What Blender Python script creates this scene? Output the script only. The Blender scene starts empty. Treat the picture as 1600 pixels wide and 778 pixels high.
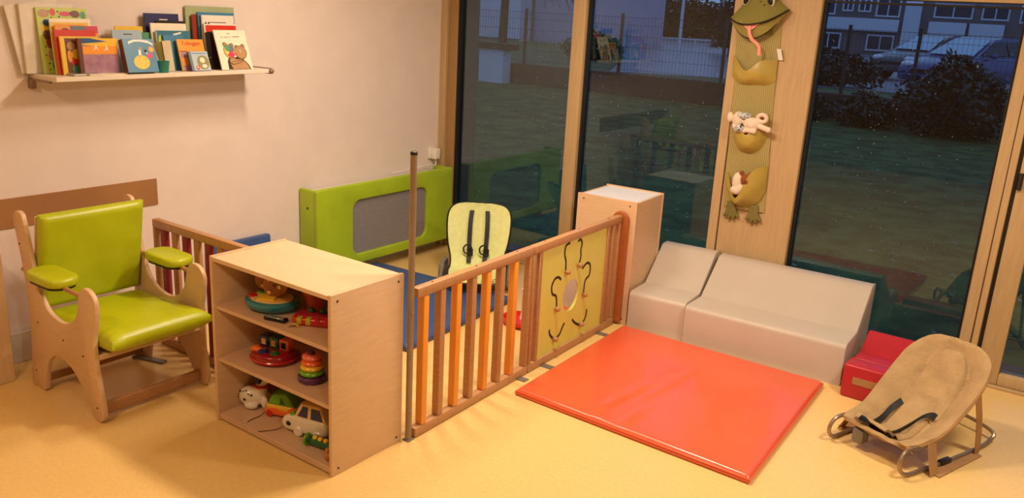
import bpy, bmesh, math, random
from mathutils import Vector, Matrix
random.seed(7)
PI = math.pi
sc = bpy.context.scene
C = sc.collection

# ------------------------------------------------------------------ camera
cam_d = bpy.data.cameras.new('camera')
cam_d.sensor_fit = 'HORIZONTAL'; cam_d.sensor_width = 36.0
cam_d.lens = 36.0 * 1300.0 / 1600.0
cam_d.clip_start = 0.05; cam_d.clip_end = 300
cam = bpy.data.objects.new('camera', cam_d); C.objects.link(cam)
rgt = Vector((0.81056048, 0.58332014, 0.05224293))
up = Vector((-0.20021904, 0.19217381, 0.96071929))
fwd = Vector((-0.55036719, 0.78918112, -0.2725603))
rm = Matrix((rgt, up, -fwd)).transposed().to_4x4()
cam.matrix_world = Matrix.Translation((0, 0, 1.9)) @ rm
sc.camera = cam

# ------------------------------------------------------------------ world (overcast dusk) and exposure
w = bpy.data.worlds.new('dusk'); sc.world = w; w.use_nodes = True
bg = w.node_tree.nodes['Background']
bg.inputs['Color'].default_value = (0.30, 0.43, 0.90, 1); bg.inputs["Strength"].default_value = 0.8
sc.view_settings.view_transform = 'Standard'; sc.view_settings.look = 'None'
sc.view_settings.exposure = -0.06; sc.view_settings.gamma = 1.0
sc.view_settings.use_curve_mapping = False

def lamp(name, loc, sx, sy, watt, col):
    d = bpy.data.lights.new(name, 'AREA'); d.shape = 'RECTANGLE'; d.size = sx; d.size_y = sy
    d.energy = watt; d.color = col
    o = bpy.data.objects.new(name, d); C.objects.link(o); o.location = loc
    return o
CEIL = 2.72
WARM = (1.0, 0.80, 0.61); NEUT = (1.0, 0.86, 0.68); AMBER = (1.0, 0.64, 0.33)
LAMPS = [(-2.0, 3.2, 54, WARM), (-3.05, 3.3, 26, WARM), (0.3, 3.4, 46, NEUT), (-2.6, 0.2, 28, AMBER), (0.8, 0.4, 32, NEUT)]
for i, (x, y, e, c) in enumerate(LAMPS):
    lamp('ceiling_lamp_light', (x, y, CEIL - 0.075), 0.5, 0.16, e, c)

# ------------------------------------------------------------------ materials
def lin(c):
    return tuple(((v / 255) / 12.92 if v / 255 <= 0.04045 else ((v / 255 + 0.055) / 1.055) ** 2.4) for v in c)
MATS = {}
def M(name, rgb, rough=0.5, var=0.05, vs=12.0, bump=0.0, bs=120.0, spec=0.5, metal=0.0, coat=0.0, stretch=None, rgb2=None, emit=None):
    if name in MATS: return MATS[name]
    m = bpy.data.materials.new(name); m.use_nodes = True
    nt = m.node_tree; p = nt.nodes['Principled BSDF']
    a = lin(rgb)
    b = lin(rgb2) if rgb2 else tuple(max(0, v * (1 - 2.2 * var)) for v in a)
    tc = nt.nodes.new('ShaderNodeTexCoord'); mp = nt.nodes.new('ShaderNodeMapping')
    if stretch: mp.inputs['Scale'].default_value = stretch
    nt.links.new(tc.outputs['Object'], mp.inputs['Vector'])
    nz = nt.nodes.new('ShaderNodeTexNoise'); nz.inputs['Scale'].default_value = vs; nz.inputs['Detail'].default_value = 4
    nt.links.new(mp.outputs['Vector'], nz.inputs['Vector'])
    rp = nt.nodes.new('ShaderNodeValToRGB')
    rp.color_ramp.elements[0].position = 0.35; rp.color_ramp.elements[0].color = (*b, 1)
    rp.color_ramp.elements[1].position = 0.65; rp.color_ramp.elements[1].color = (*a, 1)
    nt.links.new(nz.outputs['Fac'], rp.inputs['Fac'])
    nt.links.new(rp.outputs['Color'], p.inputs['Base Color'])
    p.inputs['Roughness'].default_value = rough; p.inputs['Metallic'].default_value = metal
    p.inputs['Specular IOR Level'].default_value = spec; p.inputs['Coat Weight'].default_value = coat
    p.inputs['Coat Roughness'].default_value = 0.15
    if bump:
        n2 = nt.nodes.new('ShaderNodeTexNoise'); n2.inputs['Scale'].default_value = bs; n2.inputs['Detail'].default_value = 3
        nt.links.new(mp.outputs['Vector'], n2.inputs['Vector'])
        bp = nt.nodes.new('ShaderNodeBump'); bp.inputs['Strength'].default_value = bump; bp.inputs['Distance'].default_value = 0.01
        nt.links.new(n2.outputs['Fac'], bp.inputs['Height']); nt.links.new(bp.outputs['Normal'], p.inputs['Normal'])
    if emit:
        p.inputs['Emission Color'].default_value = (*lin(rgb), 1); p.inputs['Emission Strength'].default_value = emit
    MATS[name] = m
    return m

def glass_mat():
    m = bpy.data.materials.new('window_glass'); m.use_nodes = True
    nt = m.node_tree
    for n in list(nt.nodes):
        if n.type == 'BSDF_PRINCIPLED': nt.nodes.remove(n)
    out = nt.nodes['Material Output']
    tr = nt.nodes.new('ShaderNodeBsdfTransparent'); tr.inputs['Color'].default_value = (0.76, 0.86, 0.83, 1)
    gl = nt.nodes.new('ShaderNodeBsdfGlossy'); gl.inputs['Roughness'].default_value = 0.0; gl.inputs['Color'].default_value = (1, 1, 1, 1)
    fr = nt.nodes.new('ShaderNodeFresnel'); fr.inputs['IOR'].default_value = 1.5
    mx = nt.nodes.new('ShaderNodeMixShader')
    nt.links.new(fr.outputs['Fac'], mx.inputs['Fac']); nt.links.new(tr.outputs[0], mx.inputs[1]); nt.links.new(gl.outputs[0], mx.inputs[2])
    nt.links.new(mx.outputs[0], out.inputs['Surface'])
    return m
GLASS = glass_mat()

def stripes_mat(name, c1, c2, scale, axis='X', rough=0.8):
    m = bpy.data.materials.new(name); m.use_nodes = True
    nt = m.node_tree; p = nt.nodes['Principled BSDF']; p.inputs['Roughness'].default_value = rough
    tc = nt.nodes.new('ShaderNodeTexCoord'); wv = nt.nodes.new('ShaderNodeTexWave')
    wv.bands_direction = axis; wv.inputs['Scale'].default_value = scale; wv.inputs['Distortion'].default_value = 0.3
    nt.links.new(tc.outputs['Object'], wv.inputs['Vector'])
    rp = nt.nodes.new('ShaderNodeValToRGB')
    rp.color_ramp.elements[0].position = 0.35; rp.color_ramp.elements[0].color = (*lin(c1), 1)
    rp.color_ramp.elements[1].position = 0.65; rp.color_ramp.elements[1].color = (*lin(c2), 1)
    nt.links.new(wv.outputs['Fac'], rp.inputs['Fac']); nt.links.new(rp.outputs['Color'], p.inputs['Base Color'])
    bp = nt.nodes.new('ShaderNodeBump'); bp.inputs['Strength'].default_value = 0.3; bp.inputs['Distance'].default_value = 0.003
    nt.links.new(wv.outputs['Fac'], bp.inputs['Height']); nt.links.new(bp.outputs['Normal'], p.inputs['Normal'])
    return m

WALL = M('wall_paint', (232, 217, 207), 0.75, 0.02, 5, 0.08, 260)
CEILM = M('ceiling_paint', (236, 230, 220), 0.8, 0.02)
FLOORM = M('linoleum', (234, 200, 132), 0.30, 0.05, 60, 0.02, 60, 0.5, rgb2=(230, 192, 120))
BASEB = M('baseboard_paint', (226, 216, 200), 0.6)
FRAMEW = M('window_frame_wood', (194, 164, 120), 0.5, 0.05, 6, 0.04, 80, stretch=(14, 14, 1))
FRAMED = M('window_frame_inner', (168, 132, 84), 0.5, 0.05, 6, stretch=(14, 14, 1))
GASKET = M('rubber_gasket', (22, 20, 20), 0.7)
PLY = M('birch_plywood', (222, 186, 146), 0.42, 0.035, 5, 0.03, 90, stretch=(2, 2, 14))
PLYTOP = M('birch_plywood_top', (226, 196, 154), 0.38, 0.03, 5, stretch=(2, 14, 2))
PLYEDGE = M('plywood_edge', (206, 164, 110), 0.5, 0.06, 20)
PLYIN = M('cabinet_interior_melamine', (214, 178, 146), 0.5, 0.03)
BEECH = M('beech_wood', (188, 138, 90), 0.42, 0.06, 7, 0.03, 60, stretch=(3, 3, 16))
BEECHR = M('beech_rail', (194, 144, 98), 0.42, 0.06, 7, 0.03, 60, stretch=(3, 16, 3))
ORANGE = M('orange_lacquer', (244, 160, 58), 0.35, 0.04, 7)
MAROON = M('maroon_lacquer', (140, 34, 44), 0.4, 0.04)
GREENV = M('lime_vinyl', (186, 196, 22), 0.34, 0.05, 6, 0.10, 30, 0.5)
GREENR = M('lime_foam_cover', (168, 196, 34), 0.42, 0.05, 6, 0.05, 40)
GREYM = M('grey_mesh', (140, 134, 132), 0.85, 0.06, 90, 0.25, 500)
GREYV = M('taupe_vinyl', (196, 184, 170), 0.45, 0.02, 4, 0.06, 14)
REDV = M('coral_red_vinyl', (232, 96, 60), 0.30, 0.03, 3, 0.22, 5, 0.65, coat=.35)
REDS = M('crimson_vinyl', (184, 34, 48), 0.38, 0.05, 6, 0.06, 30)
BLUEV = M('blue_vinyl', (62, 88, 140), 0.42, 0.05, 4, 0.08, 20)
TAN = M('tan_fabric', (178, 148, 104), 0.9, 0.07, 14, 0.35, 60)
TANW = M('tan_webbing', (176, 132, 84), 0.8, 0.06)
STEEL = M('brushed_steel', (170, 150, 128), 0.35, 0.04, 20, metal=0.7)
BLACK = M('black_webbing', (16, 15, 16), 0.6, 0.1)
BLACKP = M('black_plastic', (18, 18, 20), 0.3)
LIMEF = M('pale_lime_towelling', (226, 234, 164), 0.95, 0.04, 30, 0.4, 160)
WHITEP = M('white_plastic', (236, 232, 222), 0.35, 0.02)
GREYP = M('grey_plastic', (120, 112, 104), 0.4, 0.04)
YBOARD = M('yellow_board', (224, 222, 106), 0.4, 0.02)
BROWNT = M('brown_wall_strip', (166, 118, 70), 0.55, 0.05, 4)
SCREW = M('dark_screw', (40, 30, 24), 0.5)
WHITEL = M('white_laminate', (238, 236, 236), 0.35, 0.01)

# ------------------------------------------------------------------ mesh helpers
class B:
    def __init__(s): s.bm = bmesh.new()
    def box(s, x0, y0, z0, x1, y1, z1, bev=0.0, seg=2, mtx=None):
        t = bmesh.new(); bmesh.ops.create_cube(t, size=1)
        for v in t.verts:
            v.co = Vector((x0 + (v.co.x + .5) * (x1 - x0), y0 + (v.co.y + .5) * (y1 - y0), z0 + (v.co.z + .5) * (z1 - z0)))
        if bev: bmesh.ops.bevel(t, geom=list(t.edges), offset=bev, segments=seg, profile=0.5, affect='EDGES')
        return s.merge(t, mtx)
    def merge(s, t, mtx=None):
        if mtx is not None: bmesh.ops.transform(t, matrix=mtx, verts=t.verts)
        me = bpy.data.meshes.new('tmp'); t.to_mesh(me); t.free(); s.bm.from_mesh(me); bpy.data.meshes.remove(me)
        return s
    def prism(s, pts, axis, lo, hi, bev=0.0, seg=2, mtx=None):
        """outline pts (a,b) extruded along axis: 'x' -> (y,z), 'y' -> (x,z), 'z' -> (x,y)"""
        t = bmesh.new()
        def P(a, b, h): return {'x': (h, a, b), 'y': (a, h, b), 'z': (a, b, h)}[axis]
        lo_v = [t.verts.new(P(a, b, lo)) for a, b in pts]; hi_v = [t.verts.new(P(a, b, hi)) for a, b in pts]
        f1 = t.faces.new(lo_v); f2 = t.faces.new(list(reversed(hi_v)))
        n = len(pts)
        for i in range(n): t.faces.new((lo_v[i], hi_v[i], hi_v[(i + 1) % n], lo_v[(i + 1) % n]))
        bmesh.ops.recalc_face_normals(t, faces=t.faces)
        if bev:
            ed = list(f1.edges) + list(f2.edges)
            bmesh.ops.bevel(t, geom=ed, offset=bev, segments=seg, profile=0.5, affect='EDGES')
        return s.merge(t, mtx)
    def ring(s, outer, inner, axis, lo, hi, bev=0.0, seg=2):
        t = bmesh.new()
        def P(a, b, h): return {'x': (h, a, b), 'y': (a, h, b), 'z': (a, b, h)}[axis]
        o0 = [t.verts.new(P(a, b, lo)) for a, b in outer]; o1 = [t.verts.new(P(a, b, hi)) for a, b in outer]
        i0 = [t.verts.new(P(a, b, lo)) for a, b in inner]; i1 = [t.verts.new(P(a, b, hi)) for a, b in inner]
        n = len(outer); bev_e = []
        for k in range(n):
            j = (k + 1) % n
            t.faces.new((o0[k], o0[j], o1[j], o1[k])); t.faces.new((i0[k], i1[k], i1[j], i0[j]))
            t.faces.new((o0[k], i0[k], i0[j], o0[j])); t.faces.new((o1[k], o1[j], i1[j], i1[k]))
        bmesh.ops.recalc_face_normals(t, faces=t.faces)
        if bev:
            ed = [e for e in t.edges if abs(e.calc_face_angle(0)) > 0.7]
            bmesh.ops.bevel(t, geom=ed, offset=bev, segments=seg, profile=0.5, affect='EDGES')
        return s.merge(t)
    def tube(s, pts, r, n=8, closed=False, caps=True):
        t = bmesh.new(); pts = [Vector(p) for p in pts]; m = len(pts); rings = []
        rs = r if isinstance(r, (list, tuple)) else [r] * m
        nrm = None
        for i, p in enumerate(pts):
            a = pts[i - 1] if (i or closed) else p; b = pts[(i + 1) % m] if (i < m - 1 or closed) else p
            d = (b - a)
            if d.length < 1e-9: d = Vector((0, 0, 1))
            d.normalize()
            if nrm is None:
                nrm = d.orthogonal().normalized()
            else:
                nrm = (nrm - d * nrm.dot(d))
                if nrm.length < 1e-6: nrm = d.orthogonal()
                nrm.normalize()
            bn = d.cross(nrm)
            rings.append([t.verts.new(p + (nrm * math.cos(2 * PI * k / n) + bn * math.sin(2 * PI * k / n)) * rs[i]) for k in range(n)])
        rng = range(m) if closed else range(m - 1)
        for i in rng:
            A, Bq = rings[i], rings[(i + 1) % m]
            for k in range(n): t.faces.new((A[k], A[(k + 1) % n], Bq[(k + 1) % n], Bq[k]))
        if caps and not closed:
            t.faces.new(list(reversed(rings[0]))); t.faces.new(rings[-1])
        return s.merge(t)
    def lathe(s, prof, n=24, c=(0, 0, 0), sx=1.0, sy=1.0, mtx=None):
        t = bmesh.new(); rings = []
        for r, z in prof:
            if r < 1e-6: rings.append([t.verts.new((0, 0, z))])
            else: rings.append([t.verts.new((r * math.cos(2 * PI * k / n) * sx, r * math.sin(2 * PI * k / n) * sy, z)) for k in range(n)])
        for A, Bq in zip(rings, rings[1:]):
            for k in range(n):
                j = (k + 1) % n
                if len(A) == 1 and len(Bq) == 1: continue
                if len(A) == 1: t.faces.new((A[0], Bq[j], Bq[k]))
                elif len(Bq) == 1: t.faces.new((A[k], A[j], Bq[0]))
                else: t.faces.new((A[k], A[j], Bq[j], Bq[k]))
        for R, rev in ((rings[0], True), (rings[-1], False)):
            if len(R) > 1: t.faces.new(list(reversed(R)) if rev else R)
        bmesh.ops.recalc_face_normals(t, faces=t.faces)
        mt = Matrix.Translation(c)
        return s.merge(t, mt if mtx is None else mt @ mtx)
    def ball(s, c, r, u=16, v=10, mtx=None):
        t = bmesh.new(); bmesh.ops.create_uvsphere(t, u_segments=u, v_segments=v, radius=1)
        if isinstance(r, (int, float)): r = (r, r, r)
        m = Matrix.Translation(c) @ (mtx if mtx is not None else Matrix.Identity(4)) @ Matrix.Diagonal((*r, 1))
        return s.merge(t, m)
    def grid(s, f, nu, nv, thick=None, close_u=False):
        """f(u,v)->point, optional thickness vector function"""
        t = bmesh.new(); G = [[t.verts.new(f(i / nu, j / nv)) for j in range(nv + 1)] for i in range(nu + 1)]
        for i in range(nu):
            for j in range(nv): t.faces.new((G[i][j], G[i + 1][j], G[i + 1][j + 1], G[i][j + 1]))
        if thick:
            bmesh.ops.recalc_face_normals(t, faces=t.faces)
            bmesh.ops.solidify(t, geom=t.faces[:], thickness=thick)
        bmesh.ops.recalc_face_normals(t, faces=t.faces)
        return s.merge(t)
    def poly(s, pts):
        s.bm.faces.new([s.bm.verts.new(p) for p in pts]); return s
    def mesh(s, name, smooth=40):
        me = bpy.data.meshes.new(name); s.bm.to_mesh(me); s.bm.free()
        if smooth:
            for p in me.polygons: p.use_smooth = True
            me.set_sharp_from_angle(angle=math.radians(smooth))
        return me

def tag(o, label=None, cat=None, group=None, kind=None):
    if label: o['label'] = label
    if cat: o['category'] = cat
    if group: o['group'] = group
    if kind: o['kind'] = kind
    return o
def thing(name, loc=(0, 0, 0), rz=0.0, label=None, cat=None, group=None, kind=None):
    o = bpy.data.objects.new(name, None); C.objects.link(o); o.location = loc; o.rotation_euler = (0, 0, rz)
    o.empty_display_size = 0.05
    return tag(o, label, cat, group, kind)
def part(name, b, m, parent=None, smooth=40, label=None, kind=None, rel=True, loc=None, rot=None):
    """rel=True: mesh coords are local to the parent. rel=False: mesh coords are world, shifted by the parent's location."""
    me = b if isinstance(b, bpy.types.Mesh) else b.mesh(name, smooth)
    if m is not None and not me.materials: me.materials.append(m)
    o = bpy.data.objects.new(name, me); C.objects.link(o)
    if parent is not None:
        o.parent = parent
        if not rel: o.location = -Vector(parent.location)
    if loc is not None: o.location = loc
    if rot is not None: o.rotation_euler = rot
    if label: o['label'] = label
    if kind: o['kind'] = kind
    return o
def struct(name, b, m, smooth=40, label=None):
    o = part(name, b, m, smooth=smooth); o['kind'] = 'structure'
    if label: o['label'] = label
    return o
def remesh(o, vox, sm=3):
    r = o.modifiers.new('r', 'REMESH'); r.mode = 'VOXEL'; r.voxel_size = vox; r.use_smooth_shade = True
    k = o.modifiers.new('s', 'SMOOTH'); k.iterations = sm; k.factor = 0.5
    return o
def rrect(a0, b0, a1, b1, r, n=5):
    out = []
    for (ca, cb, s0) in ((a1 - r, b1 - r, 0), (a0 + r, b1 - r, 1), (a0 + r, b0 + r, 2), (a1 - r, b0 + r, 3)):
        for k in range(n + 1):
            t = (s0 + k / n) * PI / 2; out.append((ca + r * math.cos(t), cb + r * math.sin(t)))
    return out
def smooth_path(pts, n=6, closed=False):
    """Catmull-Rom through the points (tuples of any length)"""
    out = []; m = len(pts)
    rng = m if closed else m - 1
    for i in range(rng):
        p0 = pts[i - 1] if (i or closed) else pts[0]; p1 = pts[i]; p2 = pts[(i + 1) % m]; p3 = pts[(i + 2) % m] if (i + 2 < m or closed) else pts[-1]
        for k in range(n):
            t = k / n
            out.append(tuple(0.5 * ((2 * b) + (-a + c) * t + (2 * a - 5 * b + 4 * c - d) * t * t + (-a + 3 * b - 3 * c + d) * t ** 3) for a, b, c, d in zip(p0, p1, p2, p3)))
    if not closed: out.append(tuple(pts[-1]))
    return out
def text(name, s, size, m, parent, loc, rot, extrude=0.0004, align='CENTER'):
    cu = bpy.data.curves.new(name, 'FONT'); cu.body = s; cu.size = size; cu.extrude = extrude; cu.align_x = align
    cu.materials.append(m)
    tmp = bpy.data.objects.new('tmp_text', cu)
    me = bpy.data.meshes.new_from_object(tmp); bpy.data.objects.remove(tmp)
    o = bpy.data.objects.new(name, me); C.objects.link(o); o.parent = parent; o.location = loc; o.rotation_euler = rot
    return o

# ================================================================== ROOM SHELL
WX = -4.394; WY = 5.20; XR = 3.2; YF = -2.2
struct('floor', B().box(WX - .2, YF - .2, -.12, XR + .2, WY + .02, 0), FLOORM, label='yellow-orange mottled linoleum floor')
struct('ceiling', B().box(WX - .2, YF - .2, CEIL, XR + .2, WY + .25, CEIL + .1), CEILM)
struct('wall_left', B().box(WX - .2, YF - .2, 0, WX, WY + .02, CEIL), WALL, label='cream painted wall with the book shelf')
WALLD = M('dimmed_wall_paint', (150, 128, 116), .8, .03)  # unseen walls coloured darker to weaken their reflection in the panes
struct('wall_right', B().box(XR, YF - .2, 0, XR + .2, WY + .25, CEIL), WALLD)
struct('wall_front', B().box(WX, YF - .2, 0, XR, YF, CEIL), WALLD)
struct('wall_back', B().box(WX, WY - .02, 2.085, XR, WY + .2, CEIL), FRAMEW, label='wooden panel above the glazing')
struct('baseboard_left', B().box(WX, YF, 0, WX + .014, WY - .03, .165, .003, 1), BASEB)

DROP = M('raindrop', (226, 230, 240), .06, .0, spec=1.0, coat=1.0)
ZT = 2.068; ZB = 0.05
def window(name, x0, x1, zb=ZB, zt=ZT):
    e = thing(name, ((x0 + x1) / 2, WY + .05, 0), kind='structure')
    part('gasket', B().ring([(x0, zb), (x1, zb), (x1, zt), (x0, zt)], [(x0 + .016, zb + .016), (x1 - .016, zb + .016), (x1 - .016, zt - .012), (x0 + .016, zt - .012)], 'y', WY + .005, WY + .06), GASKET, e, rel=False, smooth=0)
    part('pane', B().box(x0 + .006, WY + .038, zb + .006, x1 - .006, WY + .044, zt - .006), GLASS, e, rel=False, smooth=0)
    part('bottom_rail', B().box(x0, WY - .005, 0, x1, WY + .07, zb, .004, 1), FRAMEW, e, rel=False)
    rr = random.Random(int(x0 * 100)); dr = B()
    for k in range(230):
        dx_, dz_, r_ = rr.uniform(x0 + .03, x1 - .03), zb + .05 + (zt - zb - .1) * rr.random() ** 1.3 * .95, rr.uniform(.0014, .0036)
        t = bmesh.new(); bmesh.ops.create_icosphere(t, subdivisions=1, radius=r_); dr.merge(t, Matrix.Translation((dx_, WY + .0445, dz_)))
    part('raindrops', dr, DROP, e, rel=False, kind='stuff')
    return e
window('window_1', -4.25, -3.193)
window('window_2', -3.09, -2.023)
window('window_3', -1.49, -0.447)
# frame posts
t = struct('trim_1', B().box(WX, WY - .04, 0, -4.335, WY + .02, 2.085, .004, 1), FRAMEW, label='tan wooden jamb in the room corner')
part('inner_strip', B().box(-4.335, WY - .01, 0, -4.25, WY + .07, 2.085, .003, 1), FRAMED, t)
struct('trim_2', B().box(-3.193, WY - .03, 0, -3.09, WY + .09, 2.085, .006, 2), FRAMEW, label='slim tan wooden mullion between the two left panes')
t = struct('trim_3', B().box(-1.955, WY - .03, 0, -1.49, WY + .09, 2.085, .004, 1), FRAMEW, label='wide tan wooden pillar with the frog organiser')
part('cover_strip', B().box(-2.023, WY - .034, 0, -1.961, WY + .09, 2.085, .004, 1), FRAMEW, t)
part('seam', B().box(-1.962, WY - .02, 0, -1.954, WY + .05, 2.085), GASKET, t)
t = struct('trim_4', B().box(-.447, WY - .03, 0, -.388, WY + .09, 2.085, .004, 1), FRAMEW, label='wooden door jamb right of the large pane')
part('cover_strip', B().box(-.384, WY - .036, 0, -.349, WY + .09, 2.085, .004, 1), FRAMEW, t)
part('seam', B().box(-.389, WY - .012, 0, -.383, WY + .05, 2.085), SCREW, t)
part('seam', B().box(-.35, WY - .012, 0, -.328, WY + .05, 2.085), SCREW, t)
d = thing('door_1', (.3, WY, 0), kind='structure', label='wooden glazed door at the right edge')
DX = -.329
part('stile', B().box(DX, WY - .03, .018, DX + .112, WY + .06, 2.06, .006, 2), FRAMEW, d, rel=False)
part('stile', B().box(.86, WY - .03, .018, .97, WY + .06, 2.06, .006, 2), FRAMEW, d, rel=False)
part('bottom_rail', B().box(DX + .112, WY - .03, .018, .86, WY + .06, .085, .006, 2), FRAMEW, d, rel=False)
part('top_rail', B().box(DX + .112, WY - .03, 1.98, .86, WY + .06, 2.06, .006, 2), FRAMEW, d, rel=False)
part('pane', B().box(DX + .106, WY + .012, .08, .866, WY + .018, 1.985), GLASS, d, rel=False, smooth=0)
hb = B().box(DX + .035, WY - .045, 1.37, DX + .075, WY - .03, 1.55, .006, 2)
hb.tube(smooth_path([(DX + .055, WY - .03, 1.47), (DX + .055, WY - .085, 1.47), (DX + .065, WY - .095, 1.455), (DX + .068, WY - .095, 1.35), (DX + .066, WY - .09, 1.33)]), .011, 8)
part('handle', hb, WHITEP, d, rel=False, label='pale door handle')
for z in (1.13, 1.62):
    part('hinge', B().tube([(DX + .012, WY - .04, z), (DX + .012, WY - .04, z + .09)], .012, 10), SCREW, d, rel=False)
part('threshold', B().box(DX - .1, WY - .05, 0, .97, WY + .06, .017, .003, 1), FRAMEW, d, rel=False)
struct('trim_5', B().box(.97, WY - .03, 0, 1.06, WY + .09, 2.085, .004, 1), FRAMEW)
window('window_4', 1.06, 3.1)
struct('trim_6', B().box(3.1, WY - .03, 0, XR, WY + .09, 2.085, .004, 1), FRAMEW)
# sensor-free long brown protective strip on the wall
struct('trim_7', B().box(WX, 1.0, .722, WX + .008, 2.672, .875, .002, 1), BROWNT, label='brown protective strip on the cream wall above the green chair')
# ceiling lamps (housing; the light itself sits under each)
HOUS = M('lamp_housing', (238, 236, 230), 0.5)
for i, (x, y, e_, c_) in enumerate(LAMPS):
    o = part('ceiling_lamp', B().box(-.27, -.1, 0, .27, .1, .07, .008, 2), HOUS)
    o.location = (x, y, CEIL - .071)
    tag(o, ['white ceiling lamp over the wooden gates', 'white ceiling lamp over the blue mat', 'white ceiling lamp over the tan bouncer', 'white ceiling lamp in front of the armchair', 'white ceiling lamp in the open floor area'][i], 'lamp', 'ceiling lamps')

# ================================================================== TOY BOOKCASE
BX0, BX1, BY0, BY1, BH = -3.105, -2.325, 2.115, 2.535, .80
bc = thing('toy_bookcase', ((BX0 + BX1) / 2, (BY0 + BY1) / 2, 0), label='pale plywood open bookcase holding toys on three levels', cat='bookcase')
T = .018
sh1, sh2, sh3 = .568, .315, .036      # top faces of the shelves
part('side_panel', B().box(BX0, BY0, 0, BX0 + T, BY1, BH, .003, 2), PLY, bc, rel=False)
sp = part('side_panel', B().box(BX1 - T, BY0, 0, BX1, BY1, BH, .003, 2), PLY, bc, rel=False)
part('top', B().box(BX0 + T, BY0 + .003, BH - .024, BX1 - T, BY1, BH - .005, .002, 1), PLYTOP, bc, rel=False)
part('back_panel', B().box(BX0 + T, BY1 - .01, .01, BX1 - T, BY1 - .002, BH - .02), PLYIN, bc, rel=False)
for z in (sh1, sh2):
    part('shelf', B().box(BX0 + T, BY0 + .012, z - .018, BX1 - T, BY1 - .01, z, .002, 1), PLYIN, bc, rel=False)
part('bottom_board', B().box(BX0 + T, BY0 + .006, .008, BX1 - T, BY1 - .01, sh3, .002, 1), PLYIN, bc, rel=False)
for y, z in ((BY0 + .035, BH - .03), (BY1 - .035, BH - .03), (BY0 + .035, .03), (BY1 - .035, .03)):
    part('screw', B().lathe([(0, 0), (.005, 0), (.005, .002), (0, .002)], 8, (BX1, y, z), mtx=Matrix.Rotation(PI / 2, 4, 'Y')), SCREW, bc, rel=False)

# ================================================================== METAL POST
p = thing('metal_post', (-2.306, 2.56, 0), label='tall thin beige metal post between bookcase and wooden gate', cat='post')
part('tube', B().tube([(0, 0, 0.004), (0, 0, 1.318)], .0145, 16), M('post_metal', (158, 136, 112), .45, .04, metal=.3), p)
part('cap', B().lathe([(0, 0), (.0155, 0), (.0155, .012), (.010, .016), (0, .016)], 16, (0, 0, 1.314)), SCREW, p)
part('foot', B().box(-.02, -.02, 0, .02, .02, .006, .002, 1), GREYP, p)
for z in (.14, .42, .62):
    part('bolt', B().lathe([(0, 0), (.007, 0), (.006, .005), (0, .006)], 10, (.0135, -.003, z), mtx=Matrix.Rotation(PI / 2, 4, 'Y')), STEEL, p)

# ================================================================== FENCE PANELS (local: along +y, thickness on x)
FH = .725
FANG = math.atan2(-.0485, 2.047) * -1
def fence_frame(o, L, post0=True):
    part('top_rail', B().box(-.021, 0, FH - .045, .021, L, FH, .006, 2), BEECHR, o)
    part('bottom_rail', B().box(-.021, 0, 0.004, .021, L, .05, .006, 2), BEECHR, o)
    if post0: part('end_post', B().box(-.019, 0.001, .05, .019, .03, FH - .045, .003, 1), BEECH, o)
    part('end_post', B().box(-.019, L - .031, .05, .019, L - .001, FH - .045, .003, 1), BEECH, o)
def slat(): return B().box(-.02, -.019, .05, .02, .019, FH - .045, .006, 2).mesh('slat')
g1 = thing('slatted_gate', (-2.308, 2.585, 0), FANG, 'wooden gate panel with alternating orange and brown slats beside the metal post', 'gate')
L1 = .935
fence_frame(g1, L1, False)
sm_o = slat(); sm_b = slat(); sm_o.materials.append(ORANGE); sm_b.materials.append(BEECH)
for k in range(7):
    part('slat', sm_o if k % 2 == 0 else sm_b, None, g1, loc=(0, .062 + k * .1195, 0))
for y in (.12, .45, .8):
    part('screw', B().lathe([(0, 0), (.005, 0), (.004, .002), (0, .002)], 8, (0, y, FH)), SCREW, g1)
part('lower_stay', B().box(-.05, L1 - .1, 0, .07, L1 - .055, .005), GREYP, g1, label='dark flat metal foot')

G2Y = 2.585 + .94
g2x = -2.308 - .0237 * .94
g2 = thing('bear_play_gate', (g2x, G2Y, 0), FANG, 'wooden gate panel with a yellow board and bear-shaped bead tracks', 'gate')
L2 = 1.008
fence_frame(g2, L2)
part('stile', B().box(-.019, .062, .05, .019, .092, FH - .045, .003, 1), BEECH, g2)
part('stile', B().box(-.019, .834, .05, .019, .864, FH - .045, .003, 1), BEECH, g2)
part('stile', B().box(-.019, .898, .05, .019, .928, FH - .045, .003, 1), BEECH, g2)
# board with the oval belly hole: outline sampled at the angles of the oval
oc = (.438, .342); oa, ob = .086, .098
y0, y1, z0, z1 = .092, .834, .05, FH - .045
outer = []; inner = []
angs = sorted([2 * PI * k / 40 for k in range(40)] + [math.atan2(zz - oc[1], yy - oc[0]) % (2 * PI) for yy in (y0, y1) for zz in (z0, z1)])
for a in angs:
    c, s_ = math.cos(a), math.sin(a)
    tt = min(((y1 - oc[0]) / c if c > 1e-9 else 9e9), ((y0 - oc[0]) / c if c < -1e-9 else 9e9), ((z1 - oc[1]) / s_ if s_ > 1e-9 else 9e9), ((z0 - oc[1]) / s_ if s_ < -1e-9 else 9e9))
    outer.append((oc[0] + c * tt, oc[1] + s_ * tt)); inner.append((oc[0] + oa * c, oc[1] + ob * s_))
bd = part('yellow_board', B().ring(outer, inner, 'x', -.008, .008), YBOARD, g2, label='yellow board with an oval hole')
MIRR = M('mirror_silver', (236, 232, 228), .04, 0, metal=1.0)
part('mirror', B().prism([(a - oc[0], c - oc[1]) for a, c in inner], 'x', -.004, .003), MIRR, g2, label='oval mirror in the bear belly', smooth=0, loc=(0, oc[0], oc[1]), rot=(0, math.radians(2.2), 0))
SLOT = M('dark_slot', (58, 36, 18), .7)
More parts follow.
